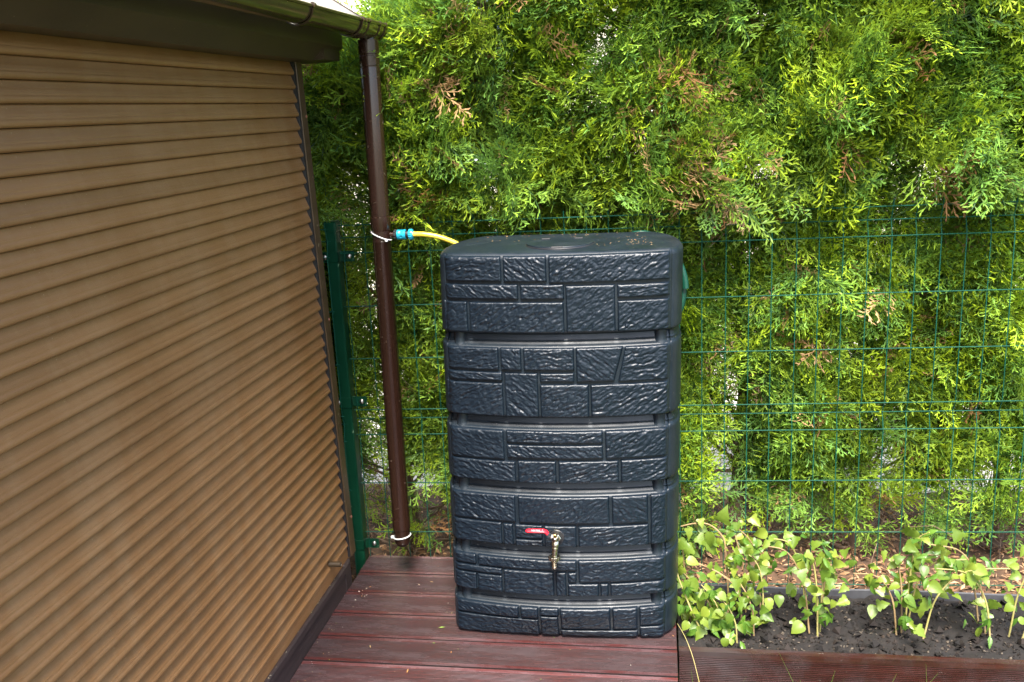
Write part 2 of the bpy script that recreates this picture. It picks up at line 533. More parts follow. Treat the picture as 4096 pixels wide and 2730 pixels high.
# ---- house beyond the hedge
house = empty('house', (-3, 9.0, -0.3), 'cream rendered house wall with a white window glimpsed behind the hedge', 'house')
b = MB(); b.box((-10, 9.0, -0.3), (7, 9.3, 5.6)); b.build('wall', M['render'], house)
b = MB(); b.add([(-10.4, 8.5, 5.5), (7.4, 8.5, 5.5), (7.4, 12.5, 7.6), (-10.4, 12.5, 7.6), (-10.4, 8.5, 5.65), (7.4, 8.5, 5.65), (7.4, 12.5, 7.75), (-10.4, 12.5, 7.75)],
                [(0,3,2,1),(4,5,6,7),(0,1,5,4),(1,2,6,5),(2,3,7,6),(3,0,4,7)]); b.build('roof', M['roof'], house)
for wx in (-2.72, 1.6):
    w = MB()
    for a, c in (((wx, 8.95, 1.2), (wx+0.09, 9.02, 3.1)), ((wx+1.31, 8.95, 1.2), (wx+1.4, 9.02, 3.1)), ((wx+0.09, 8.95, 1.2), (wx+1.31, 9.02, 1.29)), ((wx+0.09, 8.95, 3.01), (wx+1.31, 9.02, 3.1)), ((wx+0.66, 8.955, 1.29), (wx+0.74, 9.02, 3.01))):
        w.box(a, c)
    wo = w.build('window', M['window_white'], house)
    MB().box((wx+0.09, 8.985, 1.29), (wx+1.31, 8.995, 3.01)).build('pane', M['pane'], wo)

# pink cloth glimpsed through the hedge
X, Z = np.meshgrid(np.linspace(-1.62, -1.28, 18), np.linspace(1.02, 1.36, 14))
Yp = 6.0 + 0.05*np.sin(X*38) + 0.02*np.sin(Z*9)
v = np.concatenate([np.stack([X.ravel(), Yp.ravel(), Z.ravel()], 1), np.stack([X.ravel(), Yp.ravel()+0.01, Z.ravel()], 1)])
nn = 18*14
f = []
for j in range(13):
    for i in range(17):
        q = (j*18+i, j*18+i+1, (j+1)*18+i+1, (j+1)*18+i)
        f.append(q); f.append(tuple(reversed([k+nn for k in q])))
pk = empty('pink_cloth_patch', (-1.45, 6.0, -0.22), 'blurred pink patch of cloth glimpsed through the hedge left of the tank', 'cloth')
build('cloth', v, f, M['pink'], pk, True)
MB().tube([(-1.45, 6.06, -0.22), (-1.45, 6.06, 1.36)], 0.015, 8).build('pole', M['window_white'], pk)

# ================================================================== SHED
shed = empty('shed', (-2.0, 1.7, 0), 'brown shed clad in horizontal ribbed siding with dark base board', 'shed')
WX = -1.175
def shift(z): return 3.105 + (1.884 - z)/1.776*0.085        # the corner runs slightly out of plumb
MB().box((-3.3, 0.0, -0.3), (-1.192, 3.03, 1.95)).build('wall_core', M['base'], shed)
# slats
pitch = 0.0437
def slat_mesh(name, prof, L=2.85):
    m = len(prof)
    v = [(x, y, z) for y in (-L, 0.0) for (x, z) in prof]
    f = [(i, i+1, m+i+1, m+i) for i in range(m-1)] + [(m-1, 0, m, 2*m-1)]
    f += [tuple(reversed(range(m))), tuple(range(m, 2*m))]
    me = bpy.data.meshes.new(name)
    me.from_pydata(v, [], f)
    me.materials.append(M['siding'])
    me.update()
    return me
# profile from bottom lip to top: bulging lower lip, shallow fold, concave upper half
sp = [(-0.016, 0.0003), (-0.003, 0.0003), (0.0035, 0.0016), (0.0062, 0.0045), (0.0070, 0.0085), (0.0062, 0.0125), (0.0040, 0.0160), (0.0032, 0.0200),
      (0.0024, 0.0204), (0.0010, 0.0250), (-0.0012, 0.0300), (-0.0030, 0.0360), (-0.0040, 0.0405), (-0.0050, 0.0428), (-0.016, 0.0428)]
sm = slat_mesh('slat', sp)
z = 1.807 + 2*pitch
while z > 0.165:
    o = link_mesh('slat', sm, (WX, shift(z) - 0.040, z - pitch), shed)
    z -= pitch
zb = z
fm = slat_mesh('slat', [(-0.016, 0.100-zb), (0.001, 0.100-zb), (0.0015, 0.102-zb), (0.0015, -0.012), (0.0005, -0.006), (-0.002, -0.0015), (-0.016, -0.001)])
link_mesh('slat', fm, (WX, shift(0.13) - 0.045, zb), shed)
# corner trim, slightly leaning
tv = []
for z in (0.104, 1.93):
    y1 = shift(z)
    for (dx, dy) in ((-0.02, -0.052), (0.0105, -0.052), (0.0125, -0.050), (0.0125, -0.003), (0.0105, 0.0), (-0.02, 0.0)):
        tv.append((WX+dx, y1+dy, z))
tf = [(i, (i+1) % 6, 6+(i+1) % 6, 6+i) for i in range(6)] + [tuple(reversed(range(6))), tuple(range(6, 12))]
trim = build('corner_trim', tv, tf, M['trim'], shed)
sv = []
for z in (0.106, 1.92):
    y1 = shift(z)-0.052
    for (dx, dy) in ((-0.02, -0.011), (0.0085, -0.009), (0.0092, -0.004), (0.0085, 0.0005), (-0.02, 0.0005)):
        sv.append((WX+dx, y1+dy, z))
build('seal_strip', sv, [(i, (i+1) % 5, 5+(i+1) % 5, 5+i) for i in range(5)] + [tuple(reversed(range(5))), tuple(range(5, 10))], M['rubber'], shed)
for z in (1.72, 1.02, 0.25):
    MB().lathe([(0.006, 0.0), (0.0055, 0.0015), (0.003, 0.0028), (0.0, 0.003)], (WX+0.0125, shift(z)-0.010, z), 'X', 12).build('rivet', M['rust'], trim, True)
# base board with worn ledge
b = MB()
b.bbox((-1.195, 0.25, 0.070), (-1.162, 3.115, 0.0995), 0.004)
b.build('ledge', M['base'], shed)
b = MB()
b.box((-1.195, 0.25, -0.3), (-1.1675, 3.06, 0.0698))
b.build('base_board', M['base'], shed)
MB().bbox((-1.196, 3.064, -0.3), (-1.1655, 3.128, 0.104), 0.003).build('base_post', M['base'], shed)
# drain stub sticking out of the lowest board
stub = empty('drain_stub', (-1.1735, 2.933, 0.177), 'short brown pipe stub sticking out of the shed wall just above the base board', 'pipe')
v, f = lathe([(0.0095, 0.0), (0.0095, 0.044), (0.0075, 0.045), (0.0070, 0.044), (0.0070, 0.0)], (-1.1735, 2.933, 0.177), 'X', 20, False)
build('tube', v, f, M['eave'], stub, 50)
# eave cassette
b = MB()
prof = [(-1.0485, 1.995), (-1.0485, 1.9395), (-1.1, 1.893), (-1.19, 1.893), (-1.19, 1.995)]
v = [(x, y, z) for y in (0.1, 3.2) for (x, z) in prof]
f = [(i, (i+1) % 5, 5+(i+1) % 5, 5+i) for i in range(5)] + [tuple(reversed(range(5))), tuple(range(5, 10))]
build('eave_board', v, f, M['eave'], shed)
# rear eave block visible as the dark box over the corner
MB().box((-1.19, 3.04, 1.895), (-1.06, 3.19, 1.93)).build('soffit_end', M['eave'], shed)
# roof sheet
sl = math.tan(math.radians(33.6))
def rz(x): return 2.022 + (-0.965 - x)*sl
v = [(-0.965, 0.1, rz(-0.965)), (-2.6, 0.1, rz(-2.6)), (-2.6, 3.2, rz(-2.6)), (-0.965, 3.2, rz(-0.965))]
v += [(x, y, z-0.012) for x, y, z in v]
build('roof', v, [(0,3,2,1),(4,5,6,7),(0,1,5,4),(1,2,6,5),(2,3,7,6),(3,0,4,7)], M['roof'], shed)
v = [(-0.968, 3.2005, rz(-0.968)+0.004), (-2.6, 3.2005, rz(-2.6)+0.004), (-2.6, 3.212, rz(-2.6)+0.004), (-0.968, 3.212, rz(-0.968)+0.004)]
v += [(x, y, z-0.05) for x, y, z in v]
build('verge_trim', v, [(0,3,2,1),(4,5,6,7),(0,1,5,4),(1,2,6,5),(2,3,7,6),(3,0,4,7)], M['eave'], shed)

# ---- gutter
gut = empty('rain_gutter', (-0.945, 3.16, 1.96), 'dark brown half-round gutter along the eave of the shed', 'gutter')
GX, GZ, GR = -0.947, 2.000, 0.0420
def half_round(r, y0, y1, th=0.002, n=18, a0=math.pi, a1=2*math.pi):
    v, f = [], []
    for y in (y0, y1):
        for k in range(n+1):
            a = a0+(a1-a0)*k/n
            v.append((GX+r*math.cos(a), y, GZ+r*math.sin(a)))
        for k in range(n, -1, -1):
            a = a0+(a1-a0)*k/n
            v.append((GX+(r-th)*math.cos(a), y, GZ+(r-th)*math.sin(a)))
    m = 2*(n+1)
    f += [(i, (i+1) % m, m+(i+1) % m, m+i) for i in range(m)]
    for o_ in (0, m):
        for k in range(n):
            q = (o_+k, o_+k+1, o_+m-2-k, o_+m-1-k)
            f.append(q if o_ else tuple(reversed(q)))
    return v, f
v, f = half_round(GR, 0.2, 3.0)
ch = build('channel', v, f, M['gutter'], gut, 50)
MB().tube([(GX+GR+0.001, 0.2, GZ+0.002), (GX+GR+0.001, 3.0, GZ+0.002)], 0.0052, 10).build('lip', M['gutter'], ch, True)
v, f = half_round(GR+0.003, 3.0, 3.225, 0.003)
ou = build('outlet', v, f, M['gutter'], gut, 50)
MB().tube([(GX+GR+0.003, 3.0, GZ+0.003), (GX+GR+0.003, 3.235, GZ+0.003)], 0.0064, 10).build('lip', M['gutter'], ou, True)
for y in (1.55, 2.53, 2.965, 3.035, 3.15, 3.215):
    v, f = half_round(GR+0.006, y, y+(0.020 if y < 2.99 else 0.011), 0.004)
    bd = build('band', v, f, M['gutter'], gut, 50)
    MB().lathe([(0.0080, 0.0), (0.0080, 0.012)], (GX+GR+0.003, y, GZ+0.003), 'Y', 12).build('clip', M['gutter'], bd, 40)
# end cap
b = MB()
n = 18
pv = [(GX+(GR+0.004)*math.cos(math.pi+math.pi*k/n), GZ+(GR+0.004)*math.sin(math.pi+math.pi*k/n)) for k in range(n+1)]
v = [(x, y, z) for y in (3.226, 3.246) for x, z in pv]
f = [(i, (i+1) % (n+1), n+1+(i+1) % (n+1), n+1+i) for i in range(n+1)] + [tuple(reversed(range(n+1))), tuple(range(n+1, 2*n+2))]
build('end_cap', v, f, M['gutter'], gut)

# ---- downpipe
dp = empty('downpipe', (-0.958, 3.16, 0.14), 'dark brown round downpipe hanging from the gutter in front of the hedge', 'downpipe')
def pc(z): return (-0.947 - (1.95-z)/1.8*0.0195, 3.16, z)
def pipe_part(name, prof, n=36, parent=None):
    """prof: (z, radius) from top to bottom along the slightly leaning pipe axis"""
    v, f = [], []
    for z, r in prof:
        c = pc(z)
        for j in range(n):
            a = 2*math.pi*j/n
            v.append((c[0]+r*math.cos(a), c[1]+r*math.sin(a), z))
    for i in range(len(prof)-1):
        for j in range(n):
            f.append((i*n+(j+1) % n, i*n+j, (i+1)*n+j, (i+1)*n+(j+1) % n))
    f.append(tuple(range(n))); f.append(tuple(reversed([(len(prof)-1)*n+j for j in range(n)])))
    return build(name, v, f, M['pipe'], parent or dp, 35)
pipe_part('spigot', [(1.972, 0.027), (1.9555, 0.0285)])
pipe_part('top_collar', [(1.956, 0.0325), (1.955, 0.0345), (1.911, 0.0345), (1.909, 0.0325), (1.906, 0.0325), (1.904, 0.0340), (1.873, 0.0338), (1.871, 0.0322), (1.8675, 0.0322)])
pipe_part('upper_pipe', [(1.8674, 0.0332), (1.866, 0.0334), (1.376, 0.0326)])
pipe_part('coupling', [(1.3755, 0.0330), (1.3745, 0.0350), (1.338, 0.0350), (1.329, 0.0322), (1.3255, 0.0314)])
pipe_part('lower_pipe', [(1.3254, 0.0316), (1.2915, 0.0318), (1.2905, 0.0326), (1.289, 0.0326), (1.288, 0.0319), (0.256, 0.0319)])
pipe_part('end_cap', [(0.2559, 0.0330), (0.254, 0.0332), (0.215, 0.0328), (0.2125, 0.0302), (0.175, 0.0300), (0.160, 0.0280), (0.149, 0.0220), (0.1435, 0.0130), (0.142, 0.0)])
def ring_path(z0, tilt_dx, r, n=40):
    c = pc(z0); out = []
    for k in range(n+1):
        a = 2*math.pi*k/n
        out.append((c[0]+r*math.cos(a), c[1]+r*math.sin(a), z0 + tilt_dx*math.cos(a)))
    return out
t1 = empty('cable_tie', pc(1.31), 'white cable tie slanting round the downpipe under its upper coupling', 'cable tie', 'white cable ties on the downpipe')
MB().tube(ring_path(1.309, -0.0155, 0.0345), 0.0023, 6, False).build('strap', M['tie'], t1, True)
c = pc(1.297)
MB().bbox((c[0]+0.021, c[1]-0.036, 1.291), (c[0]+0.030, c[1]-0.028, 1.300), 0.0015).build('buckle', M['tie'], t1)
t2 = empty('cable_tie', pc(0.19), 'white cable tie round the capped lower end of the downpipe', 'cable tie', 'white cable ties on the downpipe')
MB().tube(ring_path(0.184, 0.004, 0.0318), 0.0026, 6, False).build('strap', M['tie'], t2, True)
c = pc(0.184)
MB().bbox((c[0]-0.040, c[1]-0.016, 0.178), (c[0]-0.029, c[1]-0.008, 0.188), 0.0015).build('buckle', M['tie'], t2)

# ---- hose connector and yellow hose
HZ, HY = 1.3105, 3.16
hc = empty('hose_connector', (-0.88, HY, HZ-0.018), 'turquoise and black quick hose connector plugged into the side of the downpipe', 'hose connector')
MB().lathe([(0.0105, -0.922), (0.0095, -0.909)], (0, HY, HZ), 'X', 16).build('nipple', M['pipe'], hc, 40)
b = MB()
b.lathe([(0.0150, -0.9085), (0.0165, -0.907), (0.0165, -0.8985), (0.0150, -0.8975)], (0, HY, HZ), 'X', 24)
for k in range(10):
    a = 2*math.pi*k/10
    cy, cz = HY+0.0163*math.cos(a), HZ+0.0163*math.sin(a)
    b.tube([(-0.9065, cy, cz), (-0.899, cy, cz)], 0.0022, 6)
b.build('collar', M['rubber'], hc, 40)
n = 40
v, f = [], []
xs = np.linspace(-0.8972, -0.8665, 24)
for xx in xs:
    for j in range(n):
        a = 2*math.pi*j/n
        dd = 0.0
        for q in range(6):
            da = (a - 2*math.pi*(q+0.35)/6 + math.pi) % (2*math.pi) - math.pi
            e = ((xx+0.882)/0.0075)**2 + (da/0.26)**2
            dd += 0.0022*max(0, 1-e)
        r = 0.0172 - dd - (0.0015 if xx in (xs[0], xs[-1]) else 0)
        v.append((xx, HY+r*math.cos(a), HZ+r*math.sin(a)))
for i in range(len(xs)-1):
    for j in range(n):
        f.append((i*n+j, i*n+(j+1) % n, (i+1)*n+(j+1) % n, (i+1)*n+j))
f.append(tuple(reversed(range(n)))); f.append(tuple((len(xs)-1)*n+j for j in range(n)))
build('sleeve', v, f, M['teal'], hc, 40)
MB().lathe([(0.0125, -0.8663), (0.0125, -0.857)], (0, HY, HZ), 'X', 24).build('neck', M['rubber'], hc, 40)
b = MB()
b.lathe([(0.0155, -0.8568), (0.0170, -0.855), (0.0174, -0.846), (0.0160, -0.8415), (0.012, -0.8405)], (0, HY, HZ), 'X', 28)
for k in range(16):
    a = 2*math.pi*k/16
    b.tube([(-0.855, HY+0.0172*math.cos(a), HZ+0.0172*math.sin(a)), (-0.845, HY+0.0174*math.cos(a), HZ+0.0174*math.sin(a))], 0.0013, 5)
b.build('nut', M['teal'], hc, 40)
hp = catmull([(-0.8415, HY, HZ), (-0.80, HY, HZ-0.002), (-0.75, HY+0.004, HZ-0.013), (-0.70, HY+0.008, HZ-0.034), (-0.665, HY+0.01, HZ-0.058), (-0.62, HY+0.01, HZ-0.085)], 8)
tag(MB().tube(hp, 0.0088, 16).build('yellow_hose', M['hose'], None, True), 'yellow garden hose running from the connector to the back of the dark tank', 'hose')

# ================================================================== WATER TANK
tank = empty('rain_water_tank', (-0.33, 2.82, 0), 'tall dark blue-grey plastic rain tank moulded like six tiers of rough stone', 'water tank')
TIERS = [(0.0, 0.129), (0.163, 0.301), (0.337, 0.520), (0.554, 0.738), (0.772, 1.005), (1.040, 1.290)]
def XL(z): return -0.699 + 0.040*z/1.28
def XR(z): return -0.001 + 0.034*z/1.28
def bulge(z):
    z = np.asarray(z, float)
    return 0.015 + 0.033*np.minimum(1, z/0.1) - 0.008*np.maximum(0, (z-0.6)/0.7)
def tier_inset(z):
    z = np.asarray(z, float)
    out = np.zeros_like(z)
    R = 0.013
    for i, (a, b_) in enumerate(TIERS):
        Rt = 0.020 if i == 5 else R
        Rb = 0.020 if i == 0 else R
        ins = (z >= a) & (z <= b_)
        d = np.clip(z-a, 0, Rb); out = np.where(ins, out + Rb - np.sqrt(np.maximum(0, Rb*Rb-(Rb-d)**2)), out)
        d = np.clip(b_-z, 0, Rt); out = np.where(ins, out + Rt - np.sqrt(np.maximum(0, Rt*Rt-(Rt-d)**2)), out)
        if i < 5:
            c = TIERS[i+1][0]
            g = (z > b_) & (z < c)
            s = (c - z)/(c-b_)                      # 0 under the upper tier, 1 at the lower tier's top
            prof = np.interp(s, [0, 0.06, 0.14, 0.60, 0.645, 0.70, 0.76, 1.0], [0.013, 0.019, 0.0235, 0.0185, 0.0160, 0.0160, 0.0185, 0.013])
            out = np.where(g, prof, out)
    return out
def corner_inset(u):
    d = np.clip((1-np.abs(u)), 0, 0.07)/0.07
    return 0.020*(1-np.sqrt(np.maximum(0, 1-(1-d)**2)))
def front_y(x, z):
    xl, xr = XL(z), XR(z)
    u = np.clip((x-(xl+xr)/2)/((xr-xl)/2), -1, 1)
    return 2.82 - bulge(z)*(1-u*u) + tier_inset(z) + corner_inset(u)
# body: rings of the plan outline lofted up through every tier and groove
right_ctrl = [(1.0, 0.049), (1.024, 0.070), (1.056, 0.12), (1.082, 0.21), (1.092, 0.36), (1.072, 0.58), (1.01, 0.78), (0.93, 0.92), (0.83, 0.985), (0.64, 1.0)]
rc = catmull(right_ctrl, 6)
back = [(u, 1.0) for u in np.linspace(0.64, -0.64, 9)[1:-1]]
side = [tuple(p) for p in rc] + back + [(-p[0]*1.010, p[1]) for p in rc[::-1]]
NFRT = 72
uf = np.concatenate([np.linspace(-1, -0.9, 7)[:-1], np.linspace(-0.9, 0.9, NFRT-12), np.linspace(0.9, 1, 7)[1:]])
zs = [0.0, 0.002, 0.005, 0.009, 0.014, 0.020]
for i, (a, b_) in enumerate(TIERS):
    for dz in (0, 0.001, 0.003, 0.006, 0.010, 0.0135): zs += [a+dz, b_-dz]
    zs += list(np.linspace(a+0.02, b_-0.02, 5))
    if i == 5: zs += [b_-0.0165, b_-0.0205]
    if i < 5: zs += list(b_ + (TIERS[i+1][0]-b_)*np.array([0.12, 0.24, 0.285, 0.30, 0.32, 0.34, 0.355, 0.38, 0.40, 0.5, 0.62, 0.74, 0.80, 0.86, 0.9, 0.94, 0.97]))
zs = np.unique(np.round(np.array(zs), 5))
def ring(z):
    xl, xr = float(XL(z)), float(XR(z)); cx, hw = (xl+xr)/2, (xr-xl)/2
    ti = float(tier_inset(np.array(z)))
    pts = []
    for u in uf:
        x = cx + u*hw
        ramp_u = 1.0
        y = 2.82 - float(bulge(z))*(1-u*u) + ti + float(corner_inset(np.array(u))) + 0.0085*min(1, (1-abs(u))/0.04)
        pts.append((x, y, z))
    top = z > 1.28
    fl_ = float(np.interp(z, [0, 0.3, 1.0, 1.3], [0.45, 0.62, 0.95, 1.0]))
    for (u, w) in side:
        if u < -1: u = -1 + (u+1)*fl_
        elif u > 1: u = 1 + (u-1)*(1.08 + 0.5*(1-fl_))
        k = 1.0 if z > 1.268 or z < 0.02 else 0.42
        if w > 0.97: k *= 0.6
        si = ti*k
        # inset towards the centre
        x = cx + u*hw; y = 2.82 + w*0.41
        dx, dy = (u/abs(u) if abs(u) > 0.7 else u*0.3), (w-0.5)*(1.6 if w > 0.8 else 0.3)
        if w < 0.1: dy = -1.0*(0.1-w)/0.1
        L = math.hypot(dx, dy) or 1
        x -= dx/L*si; y -= dy/L*si
        if w < 0.06: y = max(y, 2.82 + ti + 0.020)
        pts.append((x, y, z))
    return pts
V, F = [], []
for z in zs: V += ring(float(z))
m = len(uf)+len(side)
for k in range(len(zs)-1):
    for j in range(m):
        F.append((k*m+j, k*m+(j+1) % m, (k+1)*m+(j+1) % m, (k+1)*m+j))
lastring = np.array(V[-m:])
cen = np.array([-0.315, 3.01, 0])
zt = 1.290
nr = 0
for s_, dz in ((0.93, 0.0012), (0.8, 0.0025), (0.6, 0.004), (0.4, 0.005), (0.2, 0.005)):
    V += [tuple(cen*[1, 1, 0] + (p-cen)*[s_, s_, 0] + np.array([0, 0, zt+dz])) for p in lastring]
    nr += 1
for k in range(len(zs)-1, len(zs)-1+nr):
    for j in range(m):
        F.append((k*m+j, k*m+(j+1) % m, (k+1)*m+(j+1) % m, (k+1)*m+j))
F.append(tuple(len(V)-m+j for j in range(m)))
F.append(tuple(reversed(range(m))))
build('body', V, F, M['tank_smooth'], tank, 55)
# stones: (x left, x right, z bottom, z top, strata angle, [x shift of right top], [x shift of left top])
ST = [
 (-.664,-.480,1.206,1.283,20),(-.472,-.341,1.204,1.283,-38),(-.333,.026,1.199,1.283,38),
 (-.667,-.430,1.151,1.197,-32),(-.422,-.290,1.150,1.196,2),(-.284,-.138,1.047,1.191,40),(-.130,.024,1.149,1.190,5),
 (-.674,-.594,1.046,1.143,35),(-.586,-.292,1.045,1.142,38),(-.130,.023,1.045,1.141,36),
 (-.672,-.501,.928,.999,15),(-.493,-.429,.928,.999,-30),(-.421,-.266,.928,.999,12),(-.259,-.146,.891,.999,-45,.030),(-.133,.019,.889,.999,15,0,.024),
 (-.676,-.492,.893,.921,-15),(-.484,-.380,.778,.920,-38),(-.372,-.267,.892,.920,5),(-.680,-.492,.778,.886,25),(-.373,-.224,.777,.884,36),(-.217,.018,.777,.882,32),
 (-.681,-.497,.636,.733,-28),(-.487,-.185,.693,.733,18),(-.487,-.185,.642,.686,-36),(-.176,.013,.641,.733,38),
 (-.685,-.463,.560,.630,-25),(-.454,-.333,.559,.634,30),(-.324,-.138,.559,.634,14),(-.130,.013,.559,.635,22),
 (-.686,-.470,.424,.514,-30),(-.459,-.170,.423,.514,40),(-.160,-.049,.421,.514,-40),(-.040,.010,.342,.514,50),
 (-.689,-.519,.342,.418,-10),(-.512,-.481,.342,.416,-50),(-.473,-.384,.370,.416,4),(-.473,-.384,.341,.365,3),(-.378,-.276,.341,.415,5),(-.268,-.048,.341,.414,20),
 (-.691,-.613,.262,.296,-4),(-.605,-.279,.260,.296,-18),(-.272,.003,.219,.296,4),(-.692,-.525,.234,.256,-8),(-.693,-.615,.168,.229,-5),(-.609,-.526,.168,.229,-5),
 (-.519,-.354,.168,.253,8),(-.346,-.314,.168,.253,-50),(-.307,-.280,.219,.253,-40),(-.308,-.210,.168,.213,-30),(-.203,-.178,.168,.213,40),(-.171,.003,.168,.213,6),
 (-.691,-.476,.081,.124,-35),(-.468,-.411,.081,.124,20),(-.403,-.343,.097,.124,3),(-.404,-.346,.006,.091,8),(-.337,-.175,.041,.124,14),(-.167,-.088,.041,.124,3),
 (-.080,.001,.055,.124,4),(-.080,.000,.005,.049,10),(-.694,-.412,.005,.075,-10),(-.338,-.088,.005,.035,5),
]
def stone(i, x0, x1, z0, z1, ang, rt=0.0, lt=0.0):
    x0 -= 0.0012; x1 += 0.0012; z0 -= 0.0008; z1 += 0.0008
    nx = max(5, int((x1-x0)/0.0025)); nz = max(5, int((z1-z0)/0.0024))
    e = 0.0018
    def axis(n, w):
        return np.unique(np.concatenate([[0, e/w, 2.2*e/w], np.linspace(3.5*e/w, 1-3.5*e/w, n), [1-2.2*e/w, 1-e/w, 1]]))
    A, B = np.meshgrid(axis(nx, x1-x0), axis(nz, z1-z0))
    x = x0 + A*(x1-x0) + B*(lt*(1-A) + rt*A)
    z = z0 + B*(z1-z0)
    wob = (fbm(x*60, z*60, i+3)-0.5)*0.0022
    dist = np.minimum(np.minimum(A, 1-A)*(x1-x0), np.minimum(B, 1-B)*(z1-z0))
    d2 = np.clip((dist + np.where(dist > 0.0015, wob, 0))/0.0058, 0, 1)
    edge = np.sqrt(np.clip(1-(1-d2)**2, 0, 1))
    t = math.radians(ang)
    p = x*math.cos(t) + z*math.sin(t); q = -x*math.sin(t) + z*math.cos(t)
    w1 = fbm(p*14, q*14, i*7+1, 3)-0.5
    w2 = fbm(p*30, q*44, i*7+2, 3)-0.5
    ph = q*58 + 2.3*w1 + 1.5*w2
    st_ = ph-np.floor(ph)
    saw = np.where(st_ < 0.76, st_/0.76, (1-st_)/0.24)          # slate-like steps: long slope, short break
    ph2 = q*105 + 3.0*w1 + 2.6*w2 + 0.3
    s2 = ph2-np.floor(ph2)
    saw2 = np.where(s2 < 0.70, s2/0.70, (1-s2)/0.30)
    am = np.clip(1.9*fbm(p*20, q*26, i*7+4, 3)-0.35, 0.05, 1.3)
    n3 = fbm(p*85, q*165, i*7+5, 3)
    big = fbm(x*9, z*11, i*7+6, 2)
    rel = (0.0026*(saw-0.5) + 0.0014*(saw2-0.5))*am + 0.0052*(n3-0.5) + 0.0035*(big-0.5)
    # a chipped crack line or two
    ck = np.abs(fbm(p*11, q*26, i*7+9, 3)-0.5)
    rel -= 0.0022*np.clip(1-ck/0.018, 0, 1)
    fade = np.clip(dist/0.010, 0.25, 1)
    disp = -0.0130*(1-edge) + 0.0015 + rel*fade*edge
    y = front_y(x, z) - disp
    X_ = x; nrow, ncol = x.shape
    V = np.stack([X_.ravel(), y.ravel(), z.ravel()], 1)
    idx = np.arange(nrow*ncol).reshape(nrow, ncol)
    F = np.stack([idx[:-1, :-1].ravel(), idx[:-1, 1:].ravel(), idx[1:, 1:].ravel(), idx[1:, :-1].ravel()], 1)
    return build('stone', V, F.tolist(), M['tank'], tank, 'all')
for i, s_ in enumerate(ST):
    stone(i, *s_)
# upright ribs that bridge the grooves
for i in range(5):
    za, zb_ = TIERS[i][1], TIERS[i+1][0]
    zc = (za+zb_)/2
    for u in (-0.885, 0.91):
        cx, hw = float(XL(zc)+XR(zc))/2, float(XR(zc)-XL(zc))/2
        x = cx+u*hw
        y = 2.82 - float(bulge(zc))*(1-u*u) + 0.014
        MB().lathe([(0.0235, -0.006), (0.0205, 0.002), (0.0195, 0.008), (0.0195, zb_-za+0.008)], (x, y+0.0205, za), 'Z', 24).build('rib', M['tank_smooth'], tank, 50)
# lid, seam ridges, plug
LX, LY, LZ = -0.313, 2.948, 1.2945
lid = MB().lathe([(0.104, -0.004), (0.106, 0.000), (0.106, 0.0035), (0.1045, 0.0055), (0.09, 0.0058), (0.05, 0.0060), (0.0, 0.0062)], (LX, LY, LZ), 'Z', 56).build('lid', M['tank_smooth'], tank, 45)
MB().tube([(LX+0.1075*math.cos(2*math.pi*k/48), LY+0.1075*math.sin(2*math.pi*k/48), LZ-0.0008) for k in range(49)], 0.0026, 6, False).build('lid_gap_shade', M['rubber'], lid, True)  # dark ring added to stand for the shaded gap round the lid
for a in (55, 125):
    ax, ay = LX+0.092*math.cos(math.radians(a)), LY+0.092*math.sin(math.radians(a))
    MB().bbox((ax-0.014, ay-0.010, LZ+0.003), (ax+0.014, ay+0.010, LZ+0.0090), 0.001).build('catch', M['rubber'], lid)
MB().bbox((LX-0.018, LY-0.1075, LZ-0.003), (LX+0.018, LY-0.094, LZ+0.0065), 0.002).build('notch', M['rubber'], lid)
MB().tube([tuple(p) for p in catmull([(-0.418, 2.955, 1.2935), (-0.47, 2.985, 1.293), (-0.55, 3.015, 1.2925), (-0.62, 3.02, 1.2915)], 6)], 0.0018, 5).build('seam', M['tank_smooth'], tank, True)
MB().tube([tuple(p) for p in catmull([(-0.208, 2.945, 1.2935), (-0.15, 2.985, 1.293), (-0.08, 3.02, 1.2925), (-0.03, 3.045, 1.291)], 6)], 0.0018, 5).build('seam', M['tank_smooth'], tank, True)
MB().lathe([(0.022, 0.0), (0.022, 0.010), (0.016, 0.011), (0.016, 0.022), (0.013, 0.024)], (0.030, 2.97, 0.433), 'X', 8).build('plug', M['rubber'], tank, 30)
# green hose coil behind the tank
ghp = []
for k in range(4*48+1):
    a = 2*math.pi*k/48
    lay = k/48
    ghp.append((-0.068 + (0.150-0.006*lay)*math.cos(a), 3.262 + 0.016*lay + 0.004*math.sin(a*3), 1.085 + (0.175+0.004*lay)*math.sin(a)))
tag(MB().tube(ghp, 0.0115, 10).build('green_hose_coil', M['greenhose'], None, True), 'coil of braided green garden hose peeking out behind the right side of the tank', 'hose')

# ---- tap
tap = empty('garden_tap', (-0.338, 2.77, 0.38), 'nickel water tap with a red lever on the front of the tank', 'tap')
MB().lathe([(0.024, 0.0), (0.024, -0.004), (0.022, -0.006), (0.013, -0.006)], (-0.337, 2.776, 0.379), 'Y', 36).build('washer', M['rubber'], tap, 40)
MB().lathe([(0.0145, 0.0), (0.0148, -0.002), (0.0148, -0.011), (0.0130, -0.013)], (-0.337, 2.7695, 0.3795), 'Y', 6).build('hex_nut', M['brass'], tap)
b = MB()
b.tube([(-0.337, 2.758, 0.380), (-0.338, 2.745, 0.380), (-0.3385, 2.733, 0.379)], [0.0095, 0.0095, 0.0115], 18)
b.tube([tuple(p) for p in catmull([(-0.3383, 2.742, 0.381), (-0.3387, 2.735, 0.371), (-0.3395, 2.7315, 0.360), (-0.341, 2.7300, 0.348), (-0.3425, 2.7295, 0.335)], 5)],
       list(np.interp(np.linspace(0, 1, 21), [0, 0.2, 0.32, 0.40, 0.55, 0.62, 1], [0.0125, 0.0128, 0.0125, 0.0105, 0.0110, 0.0098, 0.0098])), 20)
